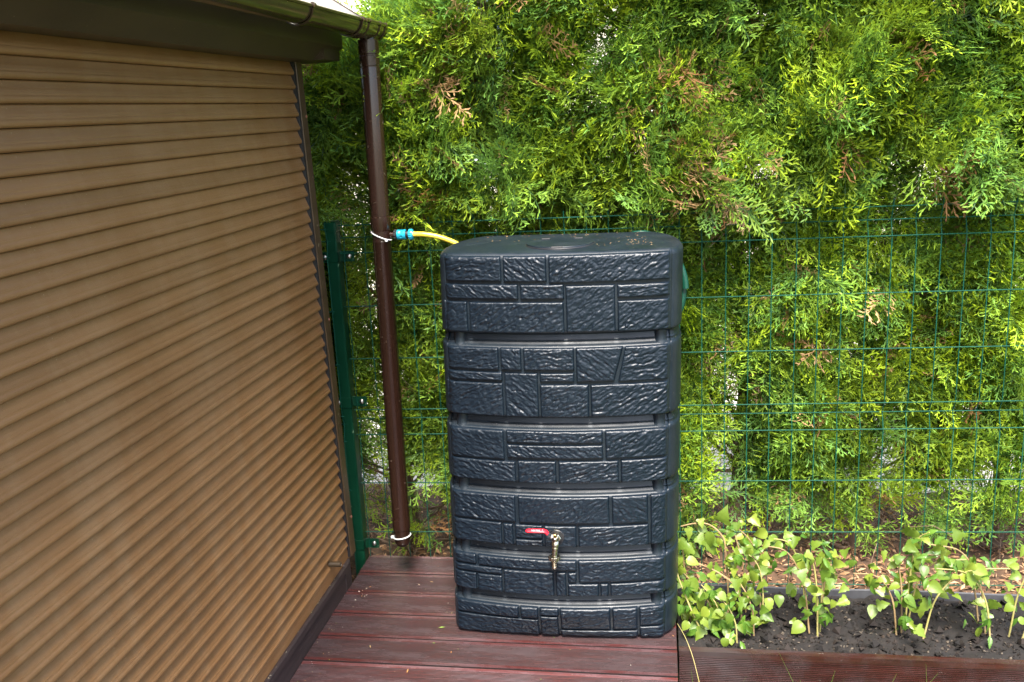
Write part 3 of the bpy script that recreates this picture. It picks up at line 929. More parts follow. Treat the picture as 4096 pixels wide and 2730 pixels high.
b.lathe([(0.0095, 0.0), (0.0095, 0.010), (0.0085, 0.011), (0.0085, 0.014), (0.0045, 0.0145)], (-0.3383, 2.7335, 0.3845), 'Z', 20)
b.build('valve_body', M['brass'], tap, 40)
v, f = [], []
n = 72
for z, r0 in ((0.3335, 0.0165), (0.3325, 0.0182), (0.3222, 0.0182), (0.3208, 0.0165)):
    for j in range(n):
        r = r0 + (0.0007 if (j % 6) < 3 else -0.0006)
        v.append((-0.343+r*math.cos(2*math.pi*j/n), 2.7295+r*math.sin(2*math.pi*j/n), z))
for i in range(3):
    for j in range(n):
        f.append((i*n+(j+1) % n, i*n+j, (i+1)*n+j, (i+1)*n+(j+1) % n))
f.append(tuple(range(n))); f.append(tuple(reversed([3*n+j for j in range(n)])))
build('knurled_nut', v, f, M['brass'], tap, 30)
MB().lathe([(0.0098, 0.0), (0.0085, -0.007), (0.0104, -0.0075), (0.0088, -0.014), (0.0104, -0.0145), (0.0088, -0.021), (0.0100, -0.0215), (0.0082, -0.0285), (0.0062, -0.0285)], (-0.3437, 2.7295, 0.3212), 'Z', 24).build('hose_tail', M['brass'], tap, 30)
MB().lathe([(0.0058, 0.0), (0.0058, 0.004), (0.0045, 0.005), (0.0030, 0.005), (0.0028, 0.0035)], (-0.3383, 2.7335, 0.4022), 'Z', 6).build('stem_nut', M['gold'], tap)
# lever: flat zinc strip bent up and left, red sleeve on its end; its broad face is turned to the front
LP = [(-0.3290, 2.7330, 0.3990), (-0.3385, 2.7330, 0.3990), (-0.3510, 2.7325, 0.3995), (-0.3605, 2.7310, 0.4075), (-0.3675, 2.7300, 0.4175), (-0.3800, 2.7300, 0.4190), (-0.4250, 2.7300, 0.4180)]
def strip(path, width, th, tilt):
    P = [Vector(p) for p in path]; v, f = [], []
    side_v = Vector((0, math.cos(tilt), math.sin(tilt)))
    for i, p in enumerate(P):
        t = (P[min(i+1, len(P)-1)]-P[max(i-1, 0)]).normalized()
        s = (side_v - t*side_v.dot(t)).normalized(); nrm = t.cross(s)
        w = width[i] if isinstance(width, list) else width
        for a, c in ((-1, -1), (1, -1), (1, 1), (-1, 1)):
            v.append(tuple(p + s*a*w/2 + nrm*c*th/2))
    for i in range(len(P)-1):
        for j in range(4):
            f.append((i*4+j, i*4+(j+1) % 4, (i+1)*4+(j+1) % 4, (i+1)*4+j))
    f += [(3, 2, 1, 0), tuple(len(P)*4-4+j for j in range(4))]
    return v, f
v, f = strip(LP[:6], [0.012, 0.016, 0.014, 0.011, 0.011, 0.011], 0.0022, math.radians(18))
lever = build('lever', v, f, M['chrome'], tap)
TILT = math.radians(32)
gp = [Vector(p) for p in [(-0.3612, 2.7305, 0.4085), (-0.3668, 2.7300, 0.4165), (-0.3730, 2.7298, 0.4185), (-0.400, 2.7298, 0.4182), (-0.4235, 2.7298, 0.4178), (-0.4285, 2.7298, 0.4176), (-0.4305, 2.7298, 0.4175)]]
gw = [0.0138, 0.0142, 0.0142, 0.0142, 0.0134, 0.0100, 0.0050]
v, f = [], []
for i, p in enumerate(gp):
    t = (gp[min(i+1, 6)]-gp[max(i-1, 0)]).normalized()
    sv_ = Vector((0, math.cos(TILT), math.sin(TILT))); s = (sv_-t*sv_.dot(t)).normalized(); nrm = t.cross(s)
    for k in range(16):
        a = 2*math.pi*k/16
        ca_, sa_ = math.cos(a), math.sin(a)
        v.append(tuple(p + s*(abs(ca_)**0.45*math.copysign(1, ca_))*gw[i]/2 + nrm*(abs(sa_)**0.45*math.copysign(1, sa_))*0.0034*(gw[i]/0.0142)**0.5))
for i in range(6):
    for j in range(16):
        f.append((i*16+j, i*16+(j+1) % 16, (i+1)*16+(j+1) % 16, (i+1)*16+j))
f += [tuple(reversed(range(16))), tuple(6*16+j for j in range(16))]
build('grip', v, f, M['red'], lever, 45)
def text_mesh(txt, size, x, y, z, rot, parent, name):
    cu = bpy.data.curves.new(name, 'FONT')
    cu.body = txt; cu.size = size; cu.extrude = 0.0001; cu.align_x = 'CENTER'; cu.align_y = 'CENTER'; cu.resolution_u = 2
    tmp = bpy.data.objects.new(name, cu)
    C.objects.link(tmp)
    dg = bpy.context.evaluated_depsgraph_get()
    me = bpy.data.meshes.new_from_object(tmp.evaluated_get(dg))
    bpy.data.objects.remove(tmp)
    me.materials.clear(); me.materials.append(M['white_print'])
    o = link_mesh(name, me, (x, y, z), parent)
    o.rotation_euler = rot
    return o
# the face normal points up and towards the viewer; the print stands on its head as on the real lever
off = 0.0037
ny, nz = -math.sin(TILT), math.cos(TILT)
text_mesh('VALVEX', 0.0080, -0.3985, 2.7298+ny*off, 0.4182+nz*off, (TILT, 0, math.pi), lever, 'lettering').rotation_euler = (Matrix.Rotation(TILT, 3, 'X') @ Matrix.Rotation(math.pi, 3, 'Z')).to_euler()
text_mesh('(', 0.0085, -0.3775, 2.7298+ny*off, 0.4186+nz*off, (0, 0, 0), lever, 'lettering').rotation_euler = (Matrix.Rotation(TILT, 3, 'X') @ Matrix.Rotation(math.pi, 3, 'Z')).to_euler()

# ================================================================== FENCE
fence = empty('mesh_fence', fp(-0.2, 3.40, -0.25), 'green welded wire mesh fence on a square post in front of the hedge', 'fence')
ROWS = [1.327, 1.279, 1.224, 1.023, 0.820, 0.617, 0.576, 0.516, 0.317, 0.109, -0.108, -0.150, -0.21]
FOLD = {1: 0.020, 6: 0.020, 11: 0.015}
S0, SP = 0.232, 0.0816
ks = range(-15, 17)
def vert_path(s, d0=3.40, ztop=1.350):
    pts = [fp(s, d0-0.002, ztop)]
    for i, z in enumerate(ROWS):
        pts.append(fp(s, d0 + FOLD.get(i, 0.0), z))
    return pts
WR = 0.0018
vm = None
for k in ks:
    s = S0 + k*SP
    if vm is None:
        o = MB().tube(vert_path(0.0), WR, 6).build('wire', M['wire'], fence, True, origin=fp(0, 3.40, 0))
        vm = o.data
        o.location = Vector(fp(s, 3.40, 0)) - WLOC[fence.name]
    else:
        o = link_mesh('wire', vm, fp(s, 3.40, 0), fence)
    o.rotation_euler = (random.uniform(-.002, .002), random.uniform(-.003, .003), 0)
hm = None
for i, z in enumerate(ROWS):
    d = 3.40 + FOLD.get(i, 0.0) - 0.004
    sa, sb = S0 - 15*SP - 0.012, S0 + 16*SP + 0.02
    if hm is None:
        o = MB().tube([fp(sa, 3.40, 0), fp((sa+sb)/2, 3.40, 0), fp(sb, 3.40, 0)], WR*1.1, 6).build('wire', M['wire'], fence, True, origin=fp(0, 3.40, 0))
        hm = o.data
        o.location = Vector(fp(0, d, z)) - WLOC[fence.name]
    else:
        link_mesh('wire', hm, fp(0, d, z), fence)
# neighbouring panel whose end wires lap over the post
for i, z in enumerate(ROWS):
    dd = 0.03 if i in FOLD else 0.0
    MB().tube([fp(-2.2, 3.335+dd, z-0.006), fp(-1.026, 3.335+dd, z-0.006)], WR*1.1, 6).build('wire', M['wire'], fence, True)
for s in (-1.036, -1.118, -1.2, -1.28):
    p = vert_path(s, 3.338)
    p = [(x, y, z-0.006) for x, y, z in p]
    MB().tube(p, WR, 6).build('wire', M['wire'], fence, True)
# post with cap, clamps and bolts
PXa, PXb, PYa, PYb = -1.226, -1.184, 3.345, 3.400
b = MB(); b.bbox((PXa, PYa, -0.32), (PXb, PYb, 1.318), 0.004)
post = b.build('post', M['post'], fence)
b = MB(); b.bbox((PXa-0.003, PYa-0.003, 1.300), (PXb+0.003, PYb+0.003, 1.342), 0.006); b.build('cap', M['rubber'] if False else M['post'], post)
for z in (1.21, 0.645, 0.05):
    b = MB()
    b.bbox((PXa-0.018, PYa-0.0035, z-0.020), (PXb+0.004, PYa-0.0005, z+0.020), 0.001)
    b.bbox((PXb+0.0005, PYa-0.0035, z-0.020), (PXb+0.004, PYa+0.030, z+0.020), 0.001)
    b.bbox((PXb+0.0005, PYa+0.016, z-0.020), (PXb+0.058, PYa+0.020, z+0.020), 0.001)
    cl = b.build('clamp', M['post'], post)
    for bx, by in ((PXb+0.038, PYa+0.016), (PXa-0.008, PYa-0.0036)):
        MB().lathe([(0.0105, 0.0), (0.0095, -0.003), (0.0065, -0.0055), (0.0, -0.0066)], (bx, by, z), 'Y', 16).build('bolt', M['steel'], post, True)

# ================================================================== PLANTER
planter = empty('planter', (0.9, 2.818, -0.3), 'low planter edged with a grooved red-brown board beside the deck', 'planter')
def side_board(z1, h, y0, y1, x0, x1, parent):
    prof = [(y0, z1-h), (y0, z1-0.020)]
    prof = [(y1, z1-h), (y1, z1), (y0, z1), (y0, z1-0.0215)]
    n = 17
    for k in range(n):
        z = z1-0.0215-k*0.0066
        prof += [(y0, z), (y0+0.0026, z-0.0010), (y0+0.0026, z-0.0033), (y0, z-0.0043)]
    prof += [(y0, z1-h)]
    m = len(prof)
    v = [(x, y, z) for x in (x0, x1) for (y, z) in prof]
    f = [tuple(reversed((i, (i+1) % m, m+(i+1) % m, m+i))) for i in range(m)] + [tuple(range(m)), tuple(reversed(range(m, 2*m)))]
    return build('board', v, f, M['planter_wood'], parent)
side_board(-0.030, 0.145, 2.804, 2.832, 0.046, 1.95, planter)
side_board(-0.178, 0.140, 2.804, 2.832, 0.046, 1.95, planter)
sheet('soil', 0.046, 1.95, 2.8335, 3.268, -0.068, M['soil'], 150, 44, 0.022, 9, 16.0)
ed = MB()
xs_ = np.linspace(0.05, 1.95, 30)
for i in range(29):
    pass
v, f = [], []
for x in xs_:
    y = 3.272 + 0.004*math.sin(x*9)
    for (yy, zz) in ((y, -0.14), (y, -0.045), (y+0.006, -0.042), (y+0.012, -0.045), (y+0.012, -0.14)):
        v.append((x, yy, zz))
for i in range(29):
    for j in range(4):
        f.append((i*5+j+1, i*5+j, (i+1)*5+j, (i+1)*5+j+1))
tag(build('lawn_edging', v, f, M['edging']), 'grey plastic edging strip between the dark planter soil and the wood mulch', 'edging')

# ------------------------------------------------------------------ scattered small bits: one mesh of tiny folded chips each
def chips(name, pts, size, cols, seed, flat=0.5, thin=0.3, mat=None):
    r = np.random.default_rng(seed)
    n = len(pts)
    P = np.asarray(pts)
    a = r.uniform(0, 2*np.pi, n); L = size*r.uniform(0.5, 1.6, n); W = L*thin*r.uniform(0.5, 1.4, n)
    pit = r.normal(0, flat, n)
    d = np.stack([np.cos(a)*np.cos(pit), np.sin(a)*np.cos(pit), np.sin(pit)], 1)
    up = np.array([0, 0, 1.0]) + r.normal(0, flat, (n, 3))
    s = np.cross(d, up); s /= np.linalg.norm(s, axis=1)[:, None]
    nn_ = np.cross(s, d)
    v = np.stack([P-d*L[:, None]/2, P+s*W[:, None]/2+nn_*W[:, None]*0.15, P+d*L[:, None]/2, P-s*W[:, None]/2+nn_*W[:, None]*0.15, P+nn_*W[:, None]*0.5], 1)
    v[:, :, 2] = np.maximum(v[:, :, 2], P[:, 2][:, None]-0.004)
    V = v.reshape(-1, 3)
    base = np.arange(n)*5
    F = np.concatenate([np.stack([base+i, base+(i+1) % 4, base+4], 1) for i in range(4)])
    me = bpy.data.meshes.new(name)
    me.from_pydata(V.tolist(), [], F.tolist())
    me.materials.append(mat or M['litter'])
    c = np.asarray(cols)[r.integers(0, len(cols), n)]*r.uniform(0.6, 1.3, (n, 1))
    col = np.ones((n*5, 4)); col[:, :3] = np.repeat(c, 5, 0)
    at = me.color_attributes.new('tint', 'FLOAT_COLOR', 'POINT')
    at.data.foreach_set('color', col.ravel())
    me.update()
    o = link_mesh(name, me, (0, 0, 0))
    return tag(o, kind='stuff')
def rnd(n, x0, x1, y0, y1, z):
    return np.stack([rng.uniform(x0, x1, n), rng.uniform(y0, y1, n), np.full(n, z)], 1)
mp = rnd(9000, -1.9, 1.8, 3.30, 4.3, 0)
mp[:, 2] = -0.13 + 0.03*(fbm(mp[:, 0]*9, mp[:, 1]*9, 5, 4)-0.5)*2 + rng.uniform(0.002, 0.02, 9000)
chips('wood_mulch', mp, 0.030, [(0.30, 0.16, 0.08), (0.20, 0.10, 0.05), (0.40, 0.25, 0.14), (0.12, 0.06, 0.035), (0.34, 0.20, 0.10)], 3, 0.35, 0.3)
cl = rnd(420, 0.06, 1.8, 2.85, 3.26, -0.066)
chips('soil_clods', cl, 0.026, [(0.012, 0.009, 0.007), (0.02, 0.014, 0.011), (0.008, 0.006, 0.005)], 14, 0.6, 0.9)
sp_ = rnd(2600, 0.06, 1.8, 2.85, 3.26, 0)
sp_[:, 2] = -0.068 + 0.022*(fbm(sp_[:, 0]*16, sp_[:, 1]*16, 9, 4)-0.5)*2 + 0.002
chips('soil_crumbs', sp_, 0.010, [(0.018, 0.013, 0.010), (0.04, 0.028, 0.02), (0.012, 0.009, 0.007), (0.10, 0.08, 0.06)], 4, 0.6, 0.8)
dk = np.concatenate([rnd(150, -1.15, 0.03, 1.6, 3.33, 0.0012), rnd(90, -1.16, -1.08, 1.6, 3.1, 0.0012)])
chips('deck_litter', dk, 0.0065, [(0.30, 0.22, 0.14), (0.36, 0.28, 0.2), (0.40, 0.20, 0.08), (0.16, 0.22, 0.05), (0.06, 0.03, 0.02), (0.55, 0.5, 0.42)], 5, 0.08, 0.45)
dk2 = rnd(26, -1.12, 0.02, 1.7, 3.25, 0.002)
chips('deck_litter', dk2, 0.020, [(0.42, 0.19, 0.06), (0.20, 0.30, 0.05), (0.45, 0.32, 0.14)], 15, 0.15, 0.22)
tt = np.concatenate([rnd(60, -0.60, -0.02, 3.02, 3.21, 1.2955), rnd(40, -0.20, -0.02, 2.88, 3.0, 1.2945)])
chips('tank_litter', tt, 0.0055, [(0.32, 0.17, 0.06), (0.28, 0.19, 0.09), (0.26, 0.12, 0.04)], 6, 0.08, 0.4)
ld = rnd(60, -1.192, -1.166, 1.8, 3.1, 0.1)
chips('ledge_litter', ld, 0.007, [(0.5, 0.42, 0.25), (0.4, 0.36, 0.28)], 8, 0.2, 0.35)

# ================================================================== PLANTS IN THE PLANTER
def leaf_mesh(name, outline, mat, fold=0.18, curl=0.25, size=1.0):
    """leaf blade from half outline (x along midrib, y half width): three strips each side, folded on the midrib and curled"""
    v, f = [], []
    n = len(outline)
    for (x, w) in outline:
        for k in (-1, -0.5, 0, 0.5, 1):
            y = w*k
            v.append((x*size, y*size, (abs(y)*fold - curl*x*x + 0.02*math.sin(9*x+4*k))*size))
    for i in range(n-1):
        for k in range(4):
            f.append((i*5+k, i*5+k+1, (i+1)*5+k+1, (i+1)*5+k))
    me = bpy.data.meshes.new(name)
    me.from_pydata(v, [], f)
    me.materials.append(mat)
    me.polygons.foreach_set('use_smooth', [True]*len(me.polygons))
    me.update()
    return me
def ivy_outline():
    return [(-0.02, 0.04), (-0.10, 0.22), (-0.06, 0.40), (0.10, 0.50), (0.20, 0.40), (0.28, 0.30), (0.42, 0.34), (0.55, 0.26), (0.72, 0.15), (0.88, 0.06), (1.0, 0.0)]
def round_outline():
    return [(0.0, 0.02), (0.03, 0.20), (0.15, 0.36), (0.35, 0.42), (0.58, 0.36), (0.78, 0.22), (0.92, 0.08), (1.0, 0.0)]
def lance_outline():
    return [(0.0, 0.015), (0.12, 0.08), (0.28, 0.16), (0.40, 0.205), (0.46, 0.17), (0.56, 0.19), (0.62, 0.145), (0.74, 0.14), (0.79, 0.09), (0.90, 0.06), (1.0, 0.0)]
LEAVES = {
 'ivy': [leaf_mesh('leaf', ivy_outline(), M['vine_leaf'], fo, cu) for fo, cu in ((0.2, 0.25), (0.05, 0.5), (0.35, 0.1))],
 'round': [leaf_mesh('leaf', round_outline(), M['vine_leaf'], fo, cu) for fo, cu in ((0.15, 0.2), (0.3, 0.45))],
 'lance': [leaf_mesh('leaf', lance_outline(), M['creeper_leaf'], fo, cu) for fo, cu in ((0.2, 0.3), (0.1, 0.55))],
}
def put_leaf(parent, kind, pos, direc, size, roll=0.0, nrm=None):
    d = Vector(direc).normalized()
    n = Vector(nrm) if nrm else Vector((random.gauss(0, .45), -0.75+random.gauss(0, .35), 0.65+random.gauss(0, .35)))
    n = (n - d*n.dot(d)).normalized()
    s = n.cross(d)
    mt = Matrix((d, s, n)).transposed()
    o = bpy.data.objects.new('leaf', random.choice(LEAVES[kind]))
    C.objects.link(o)
    o.parent = parent
    o.location = Vector(pos) - WLOC[parent.name]
    o.rotation_euler = mt.to_euler()
    o.scale = (size, size*random.uniform(0.85, 1.15), size)
    return o
def creeper_sprig(parent, pos, direc, size):
    """five finger leaf of the creeper"""
    d = Vector(direc).normalized()
    n = Vector((random.gauss(0, .3), -0.6, 0.7)); n = (n-d*n.dot(d)).normalized(); s = n.cross(d)
    for a, k in ((-72, .62), (-36, .88), (0, 1.0), (36, .88), (72, .62)):
        r = math.radians(a + random.uniform(-7, 7))
        dd = d*math.cos(r) + s*math.sin(r) + Vector((0, 0, -0.25))
        put_leaf(parent, 'lance', pos, dd, size*k*random.uniform(.9, 1.1), nrm=tuple(n + Vector((random.gauss(0, .15), 0, random.gauss(0, .15)))))
def plant(loc, label, stems, leaves, creepers, group, cat='creeper plant'):
    root = empty('creeper', loc, label, cat, group)
    for path, r, mat in stems:
        pp = [tuple(p) for p in catmull(path, 6)]
        MB().tube(pp, list(np.linspace(r, r*0.6, len(pp))), 6).build('stem', M[mat], root, True)
    for kind, pos, d, s in leaves:
        put_leaf(root, kind, pos, d, s)
    for pos, d, s in creepers:
        creeper_sprig(root, pos, d, s)
    return root
def along(path, t):
    pp = catmull(path, 10); return Vector(pp[min(len(pp)-1, int(t*(len(pp)-1)))])
GP = 'climbing creepers in the planter'
def auto_leaves(stems, n, kinds, smin, smax, spread=0.03):
    out = []
    for path, r, mat in stems:
        for k in range(n):
            p = along(path, random.uniform(0.12, 1.0)) + Vector((random.gauss(0, spread), random.gauss(0, spread), random.gauss(0, spread*.8)))
            p.z = max(p.z, -0.03)
            out.append((random.choice(kinds), tuple(p), (random.gauss(0, .8), random.gauss(-.3, .5), random.gauss(-.55, .5)), random.uniform(smin, smax)))
    return out
# first plant: right beside the tank, long yellow stem leaning onto it
st1 = [([(0.142, 2.98, -0.07), (0.128, 2.97, -0.06), (0.100, 2.97, 0.0), (0.070, 2.98, 0.075), (0.048, 2.99, 0.135), (0.035, 3.0, 0.19)], 0.0036, 'vine_stem'),
       ([(0.09, 3.06, -0.07), (0.085, 3.06, 0.02), (0.072, 3.06, 0.10), (0.066, 3.06, 0.18), (0.06, 3.06, 0.24)], 0.003, 'vine_stem_brown'),
       ([(0.17, 3.02, -0.07), (0.16, 3.03, 0.0), (0.12, 3.04, 0.07), (0.09, 3.04, 0.10), (0.05, 3.05, 0.14)], 0.0026, 'vine_stem_brown')]
lv = auto_leaves(st1, 26, ['round', 'ivy', 'round', 'lance'], 0.030, 0.052, 0.022)
plant((0.12, 3.0, -0.07), 'yellow-green creeper with a long yellow stem leaning against the right side of the tank', st1, lv,
      [((0.055, 2.95, 0.055), (-.1, -.3, -.8), 0.045), ((0.10, 2.96, -0.04), (.3, -.4, -.7), 0.05), ((0.075, 2.97, 0.11), (.2, -.3, -.8), 0.04)], GP)
# second: arching brown stems with ivy shaped leaves over the fence foot
st2 = [([(0.265, 3.06, -0.07), (0.262, 3.06, 0.02), (0.240, 3.07, 0.07), (0.195, 3.08, 0.105), (0.15, 3.09, 0.125), (0.11, 3.09, 0.14)], 0.0034, 'vine_stem_brown'),
       ([(0.225, 3.13, -0.07), (0.222, 3.13, 0.06), (0.215, 3.13, 0.15), (0.205, 3.13, 0.22), (0.16, 3.14, 0.262), (0.11, 3.15, 0.262), (0.06, 3.15, 0.25)], 0.0036, 'vine_stem_brown'),
       ([(0.205, 2.99, -0.07), (0.19, 2.99, 0.0), (0.16, 3.0, 0.06), (0.125, 3.01, 0.10)], 0.0028, 'vine_stem')]
lv = auto_leaves(st2, 15, ['ivy', 'round', 'ivy'], 0.022, 0.044, 0.032)
lv += [('ivy', (0.155, 3.12, 0.215), (0.3, -.2, -.9), 0.062), ('round', (0.165, 3.11, 0.25), (-.3, -.3, -.9), 0.058), ('ivy', (0.20, 3.12, 0.285), (.1, -.3, .7), 0.060), ('round', (0.085, 3.13, 0.20), (0.1, -.3, -.9), 0.048), ('ivy', (0.118, 3.12, 0.225), (.6, -.3, -.5), 0.05)]
plant((0.23, 3.06, -0.07), 'arching brown-stemmed creeper with pale ivy-shaped leaves in front of the fence foot', st2, lv,
      [((0.185, 2.96, 0.0), (0.1, -.4, -.8), 0.062), ((0.215, 2.97, -0.005), (.5, -.3, -.6), 0.05), ((0.158, 3.0, 0.085), (.1, -.3, -.8), 0.048)], GP)
# third: at the edge of the photograph
st3 = [([(0.30, 2.98, -0.07), (0.295, 2.98, 0.02), (0.275, 2.99, 0.08), (0.25, 3.0, 0.12)], 0.003, 'vine_stem_brown'),
       ([(0.285, 3.12, -0.07), (0.28, 3.12, 0.08), (0.262, 3.12, 0.17), (0.245, 3.12, 0.235)], 0.0032, 'vine_stem_brown'),
       ([(0.24, 2.93, -0.07), (0.235, 2.93, 0.0), (0.215, 2.94, 0.05), (0.19, 2.95, 0.08)], 0.0028, 'vine_stem'),
       ([(0.34, 3.16, -0.07), (0.33, 3.16, 0.1), (0.30, 3.15, 0.20), (0.235, 3.14, 0.27)], 0.003, 'vine_stem_brown'),
       ([(0.33, 3.04, -0.07), (0.335, 3.04, 0.05), (0.32, 3.05, 0.15), (0.28, 3.06, 0.20)], 0.003, 'vine_stem')]
plant((0.30, 3.04, -0.07), 'bushier creeper further right with small bright leaves over dark soil', st3, auto_leaves(st3, 24, ['round', 'ivy', 'lance'], 0.026, 0.046, 0.028),
      [((0.265, 2.95, 0.0), (-.1, -.4, -.8), 0.05), ((0.25, 3.06, 0.19), (.1, -.3, -.8), 0.045)], GP)
for i, (x, lab) in enumerate(((0.52, 'low creeper with pointed leaves standing alone in the planter'), (0.80, 'sprawling creeper in the middle of the long planter'), (1.10, 'creeper with twisted brown stems near the far end of the planter'))):
    st = []
    for k in range(5):
        a = random.uniform(-0.2, 0.2); bq = random.uniform(2.98, 3.16); h = random.uniform(0.12, 0.30)
        st.append(([(x+a*.3, bq, -0.07), (x+a*.5, bq, h*.4), (x+a*1.0, bq, h*.85), (x+a*1.8, bq-0.03, h)], 0.0032, random.choice(['vine_stem', 'vine_stem_brown'])))
    plant((x, 3.05, -0.07), lab, st, auto_leaves(st, 20, ['round', 'ivy', 'lance'], 0.028, 0.05, 0.03), [((x+random.gauss(0, .06), 2.97, 0.03), (0, -.3, -.8), 0.05)], GP)

# grass in front of the planter
v, f = [], []
for k in range(5200):
    x, y = random.uniform(0.045, 2.2), random.uniform(2.0, 2.795)
    if k < 90: y = random.uniform(2.70, 2.79)
    L = random.uniform(0.07, 0.17)*(1.75 if k < 90 else 1)*(1.25 if random.random() < .08 else 1); a = random.uniform(0, 6.283); lean = random.uniform(0.1, 0.75)
    w = random.uniform(0.0012, 0.0024); i0 = len(v)
    ddx, ddy = math.cos(a), math.sin(a)
    for q in range(4):
        t = q/3
        px, py, pz = x+ddx*lean*L*t*t, min(2.797, y+ddy*lean*L*t*t), -0.318+L*(t-0.25*lean*t*t)
        ww = w*(1-t*0.9)
        v += [(px-ddy*ww, py+ddx*ww, pz), (px+ddy*ww, py-ddx*ww, pz)]
    for q in range(3):
        f.append((i0+2*q, i0+2*q+1, i0+2*q+3, i0+2*q+2))
tag(build('lawn_grass', v, f, M['grass']), kind='stuff')
gb = empty('grass_blade', (0.14, 2.72, -0.31), 'single long pale grass stalk arching up across the planter board', 'grass stalk')
MB().tube([tuple(p) for p in catmull([(0.140, 2.72, -0.31), (0.128, 2.735, -0.2), (0.105, 2.765, -0.10), (0.088, 2.785, -0.035), (0.066, 2.83, 0.005), (0.042, 2.87, 0.03)], 8)],
          list(np.linspace(0.0018, 0.0007, 41)), 5).build('stalk', M['vine_stem'], gb, True)

# ================================================================== HEDGE OF ARBORVITAE
def spray_template(seed):
    r = np.random.default_rng(seed)
    V, T = [], []
    def kite(p, d, L, w, t0, t1, nz):
        d = d/np.linalg.norm(d)
        s = np.cross(np.array([0, 0, 1.0]) + nz, d); s /= np.linalg.norm(s)
        V.extend([p, p + d*L*0.55 + s*w/2, p + d*L, p + d*L*0.55 - s*w/2])
        T.extend([t0, (t0+t1)/2, t1, (t0+t1)/2])
    Ls = 0.115
    def axis(s):
        return np.array([0.012*np.sin(s*5+seed), s*Ls, -0.03*s*s])
    for k in range(4):
        a, b_ = axis(k/4), axis((k+1)/4)
        kite(a, b_-a, np.linalg.norm(b_-a)*1.15, 0.0026, 0.0, 0.1, r.normal(0, .2, 3))
    nb = 12
    for k in range(nb):
        s = 0.10 + 0.88*k/(nb-1)
        sd_ = 1 if k % 2 else -1
        ang = sd_*(0.80 - 0.25*s + r.normal(0, .12))
        L = (0.052*(1-s)**0.55*min(1, 0.45+s*2.2) + 0.012)*r.uniform(0.75, 1.2)
        p = axis(s)
        d = np.array([np.sin(ang), np.cos(ang), r.normal(0, .08)-0.10])
        d /= np.linalg.norm(d)
        tb = 0.15 + 0.45*s
        kite(p, d, L, 0.0034, tb*0.7, 1.0, r.normal(0, .25, 3))
        nl = max(1, int(L/0.0095))
        for q in range(nl):
            u = (q+0.6)/(nl+0.35)
            s2 = 1 if (q + k) % 2 else -1
            a2 = ang + s2*(0.62 + r.normal(0, .13))
            l2 = (0.0145*(1-0.45*u) + 0.003)*r.uniform(.75, 1.25)
            d2 = np.array([np.sin(a2), np.cos(a2), r.normal(0, .14)-0.08])
            kite(p + d*L*u*0.95, d2, l2, 0.0037, 0.3+0.4*u, 0.85+0.15*r.random(), r.normal(0, .3, 3))
    return np.array(V), np.array(T)
TEMPL = []
for s_ in range(10):
    tv_, tt_ = spray_template(s_)
    me = bpy.data.meshes.new('spray')
    me.from_pydata(tv_.tolist(), [], np.arange(len(tv_)).reshape(-1, 4).tolist())
    at = me.attributes.new('tip', 'FLOAT', 'POINT')
    at.data.foreach_set('value', (tt_**1.1).astype(np.float32))
    me.materials.append(M['thuja'])
    me.update()
    TEMPL.append(bpy.data.objects.new('spray', me))
# sprays set on the crown's points
ng = bpy.data.node_groups.new('foliage_sprays', 'GeometryNodeTree')
ng.interface.new_socket('Geometry', in_out='INPUT', socket_type='NodeSocketGeometry')
ng.interface.new_socket('Geometry', in_out='OUTPUT', socket_type='NodeSocketGeometry')
gi = ng.nodes.new('NodeGroupInput'); go = ng.nodes.new('NodeGroupOutput')
jn = ng.nodes.new('GeometryNodeJoinGeometry')
for to in TEMPL:
    oi_ = ng.nodes.new('GeometryNodeObjectInfo')
    oi_.inputs['Object'].default_value = to
    oi_.transform_space = 'ORIGINAL'
    g2 = ng.nodes.new('GeometryNodeGeometryToInstance')
    ng.links.new(oi_.outputs['Geometry'], g2.inputs[0])
    ng.links.new(g2.outputs[0], jn.inputs[0])
ip = ng.nodes.new('GeometryNodeInstanceOnPoints')
ng.links.new(gi.outputs[0], ip.inputs['Points'])
ng.links.new(jn.outputs[0], ip.inputs['Instance'])
ip.inputs['Pick Instance'].default_value = True
def named(n, t):
    a = ng.nodes.new('GeometryNodeInputNamedAttribute')
    a.data_type = t
    a.inputs['Name'].default_value = n
    return a.outputs['Attribute']
ng.links.new(named('pick', 'INT'), ip.inputs['Instance Index'])
er = ng.nodes.new('FunctionNodeEulerToRotation')
ng.links.new(named('euler', 'FLOAT_VECTOR'), er.inputs[0])
ng.links.new(er.outputs[0], ip.inputs['Rotation'])
ng.links.new(named('size', 'FLOAT'), ip.inputs['Scale'])
ng.links.new(ip.outputs[0], go.inputs[0])

def ztop(x):
    return np.interp(x, [-3, -1.25, -1.06, -0.86, -0.66, -0.4, 3], [1.80, 1.80, 1.86, 2.02, 2.22, 2.50, 2.55])
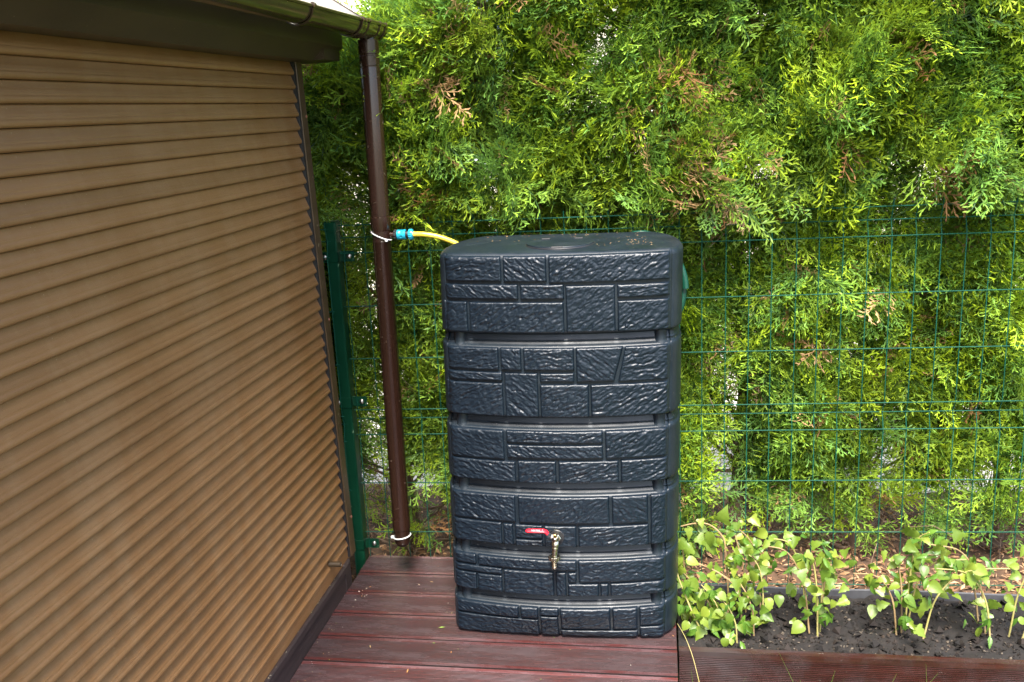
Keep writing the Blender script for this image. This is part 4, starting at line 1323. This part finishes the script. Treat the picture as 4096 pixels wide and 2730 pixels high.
# places where the photograph shows the hedge thin or bare (x, z, half sizes, share of foliage kept, share dead)
GAPS = [(-1.20, 1.28, 0.13, 0.18, 0.16, .05), (-1.17, 0.98, 0.11, 0.22, 0.30, .05), (-1.16, 0.34, 0.13, 0.32, 0.18, .08), (-0.90, 0.20, 0.11, 0.18, 0.28, .1), (-0.86, 1.42, 0.06, 0.10, 0.6, .1),
        (0.18, 0.32, 0.14, 0.16, 0.25, .05), (0.26, 0.68, 0.06, 0.09, 0.35, .05), (-0.02, 1.33, 0.10, 0.09, 0.6, .05), (0.12, 1.62, 0.15, 0.24, 0.80, .20),
        (-0.26, 1.95, 0.08, 0.14, 0.5, .1), (-0.75, 1.85, 0.16, 0.16, 0.8, .22), (-0.62, 2.12, 0.08, 0.06, 0.8, .35), (0.62, 0.75, 0.12, 0.16, 0.5, .1), (0.95, 1.35, 0.10, 0.16, 0.5, .2)]
def keep_dead(x, z):
    k, dead = 1.0, 0.022
    for gx, gz, rx, rz_, kp, dd in GAPS:
        e = ((x-gx)/rx)**2 + ((z-gz)/rz_)**2
        if e < 1.3:
            w = min(1, (1.3-e)/0.6)
            k = min(k, 1-(1-kp)*w); dead = max(dead, dd*w)
    if z < 0.30: k *= max(0.25, z/0.30)
    return k, dead
def frame_from(d, nrm):
    d = d/np.linalg.norm(d); nrm = nrm - d*np.dot(nrm, d); nrm = nrm/np.linalg.norm(nrm)
    return np.stack([np.cross(d, nrm), d, nrm], 1)      # columns: x side, y along, z normal

HEDGE_G = 'arborvitae trees of the clipped hedge'
TREES = [(-2.05, 'arborvitae at the far left of the hedge mostly hidden behind the shed'),
         (-1.47, 'dark shaded arborvitae just behind the corner of the shed and fence post'),
         (-0.90, 'arborvitae right behind the brown downpipe with pale dry twigs near its top'),
         (-0.42, 'dense bright arborvitae rising behind the left half of the tank'),
         (0.05, 'thinning arborvitae with a bare visible trunk behind the right corner of the tank'),
         (0.50, 'bright arborvitae above the planter just right of the tank'),
         (0.98, 'arborvitae with full foliage over the middle of the long planter'),
         (1.52, 'rightmost arborvitae of the hedge')]
for ti, (sx, lab) in enumerate(TREES):
    d0 = 3.76
    base = np.array(fp(sx, d0, -0.14))
    top = float(ztop(sx))
    tree = empty('arborvitae', tuple(base), lab, 'tree', HEDGE_G)
    # trunk
    tp = [tuple(base + np.array([0.02*math.sin(h*4+ti), 0.02*math.cos(h*3+ti), h])) for h in np.linspace(0, top-0.05+0.14, 12)]
    MB().tube(tp, list(np.linspace(0.034, 0.008, 12)), 10).build('trunk', M['bark'], tree, True)
    def trunk_at(z):
        h = np.clip(z+0.14, 0, top)
        return base + np.array([0.02*math.sin(h*4+ti), 0.02*math.cos(h*3+ti), h])
    twigs = MB()
    inst = []
    def add_spray(p, d, size, dead, bright, bn, bh):
        nrm = bn + rng.normal(0, .33, 3)
        e = Matrix(frame_from(d, nrm).tolist()).to_euler()
        inst.append((p[0], p[1], p[2], e.x, e.y, e.z, size, float(dead), bright, float(np.clip(bh + rng.normal(0, .2), 0, 1)), rng.integers(0, len(TEMPL))))
    hidden = ti == 0
    nbr = 150 if hidden else 520
    for bi in range(nbr):
        role = rng.random()
        s = sx + rng.uniform(-0.33, 0.33)
        z = -0.02 + (top+0.02)*rng.uniform(0, 1)**0.92
        zt_ = float(ztop(s))
        lump = float(fbm(np.array(s*4.2), np.array(z*3.4), 31, 3))-0.5
        if role < 0.66:
            dd_ = (3.47 if z > 1.35 else 3.62) + (0.56 if z > 1.35 else 0.36)*lump + rng.uniform(0, 0.08)
        elif role < 0.84:
            dd_ = rng.uniform(3.62, 3.88)
        else:
            dd_ = 4.0 + rng.uniform(-0.08, 0.08)
        if rng.random() < 0.12: z = zt_ - rng.uniform(0, 0.08); dd_ = rng.uniform(3.50, 4.0)
        z = min(z, zt_)
        kx, dead_p = keep_dead(fp(s, dd_, 0)[0], z)
        if rng.random() > kx: 
            if rng.random() < 0.6: continue
            bare = True
        else:
            bare = False
        T_ = np.array(fp(s, dd_, z))
        B_ = trunk_at(z - rng.uniform(0.10, 0.34))
        mid = B_*0.45 + T_*0.55 + np.array([0, 0, -0.04]) + rng.normal(0, 0.02, 3)
        path = [tuple(q) for q in catmull([B_, mid, T_], 4)]
        wood = rng.random() < 0.45
        if wood: twigs.tube(path, list(np.linspace(0.0075*rng.uniform(.6, 1.3), 0.0018, len(path))), 5, False)
        bd = T_-mid; bd /= np.linalg.norm(bd)
        # fine side twigs
        for q in range((5 if bare else 2) if wood else 0):
            t = rng.uniform(0.25, 1.0); p = B_*(1-t)*(1-t) + 2*mid*t*(1-t)*0.5 + mid*(t*(1-t)) + T_*t*t
            e = p + (bd*0.5 + rng.normal(0, .6, 3))*rng.uniform(0.06, 0.16)
            k_ = (p+e)/2 + rng.normal(0, .012, 3)
            twigs.tube([tuple(p), tuple(k_), tuple(e)], [0.0026, 0.0017, 0.0009], 4, False)
        nsp = 3 if bare else (14 if role < 0.66 else 12)
        bright = rng.uniform(0.62, 1.3)
        bn = np.array([rng.normal(0, .6), -0.75 + rng.normal(0, .5), rng.normal(0.35, .5)]); bh = rng.random()
        droop = rng.choice([0.35, -0.35, -0.6])
        for q in range(nsp):
            t = rng.uniform(0.45, 1.04)
            p = mid*(1-t) + T_*t if t > 0.3 else mid
            p = p + rng.normal(0, 0.028, 3)
            out = np.array([NF[0], NF[1], 0])*(-1.0 if role < 0.84 else 0.6)
            d = bd*0.7 + out*0.5 + rng.normal(0, 0.36, 3) + np.array([0, 0, droop])
            if rng.random() > keep_dead(p[0], p[2])[0]: continue
            if p[2] > float(ztop(p[0])) + 0.05 + rng.uniform(0, .05): continue
            if p[1] < 3.30: p[1] = 3.30 + rng.uniform(0, .05)
            dn = p[0]*NF[0] + p[1]*NF[1]
            if p[2] < 1.36 and (rng.random() < 0.92 or p[0] < -1.0):
                # below its top edge the wire mesh holds the foliage back
                if dn < 3.47: p = p + NF*(3.47-dn+rng.uniform(0, .06))
                if dn < 3.60 and d @ NF < 0: d = d - NF*(d @ NF)*0.85
            add_spray(p, d, rng.uniform(1.0, 1.85), rng.random() < dead_p, bright*rng.uniform(.85, 1.15), bn, bh)
    # the crown: one point per spray
    A = np.array(inst)
    n_ = len(A)
    me = bpy.data.meshes.new('crown')
    me.vertices.add(n_)
    me.vertices.foreach_set('co', (A[:, :3]-base).astype(np.float32).ravel())
    def fl(nm, arr, t='FLOAT', k='value'):
        at = me.attributes.new(nm, t, 'POINT')
        at.data.foreach_set(k, arr)
    fl('euler', A[:, 3:6].astype(np.float32).ravel(), 'FLOAT_VECTOR', 'vector')
    fl('size', A[:, 6].astype(np.float32)); fl('dead', A[:, 7].astype(np.float32)); fl('bright', A[:, 8].astype(np.float32)); fl('hue', A[:, 9].astype(np.float32))
    fl('pick', A[:, 10].astype(np.int32), 'INT')
    me.materials.append(M['thuja'])
    me.update()
    cr = link_mesh('crown', me, tuple(base), tree)
    cr['kind'] = 'stuff'
    md = cr.modifiers.new('sprays', 'NODES')
    md.node_group = ng
    tw = twigs.build('branches', M['twig'], tree, True)
    tw['kind'] = 'stuff'
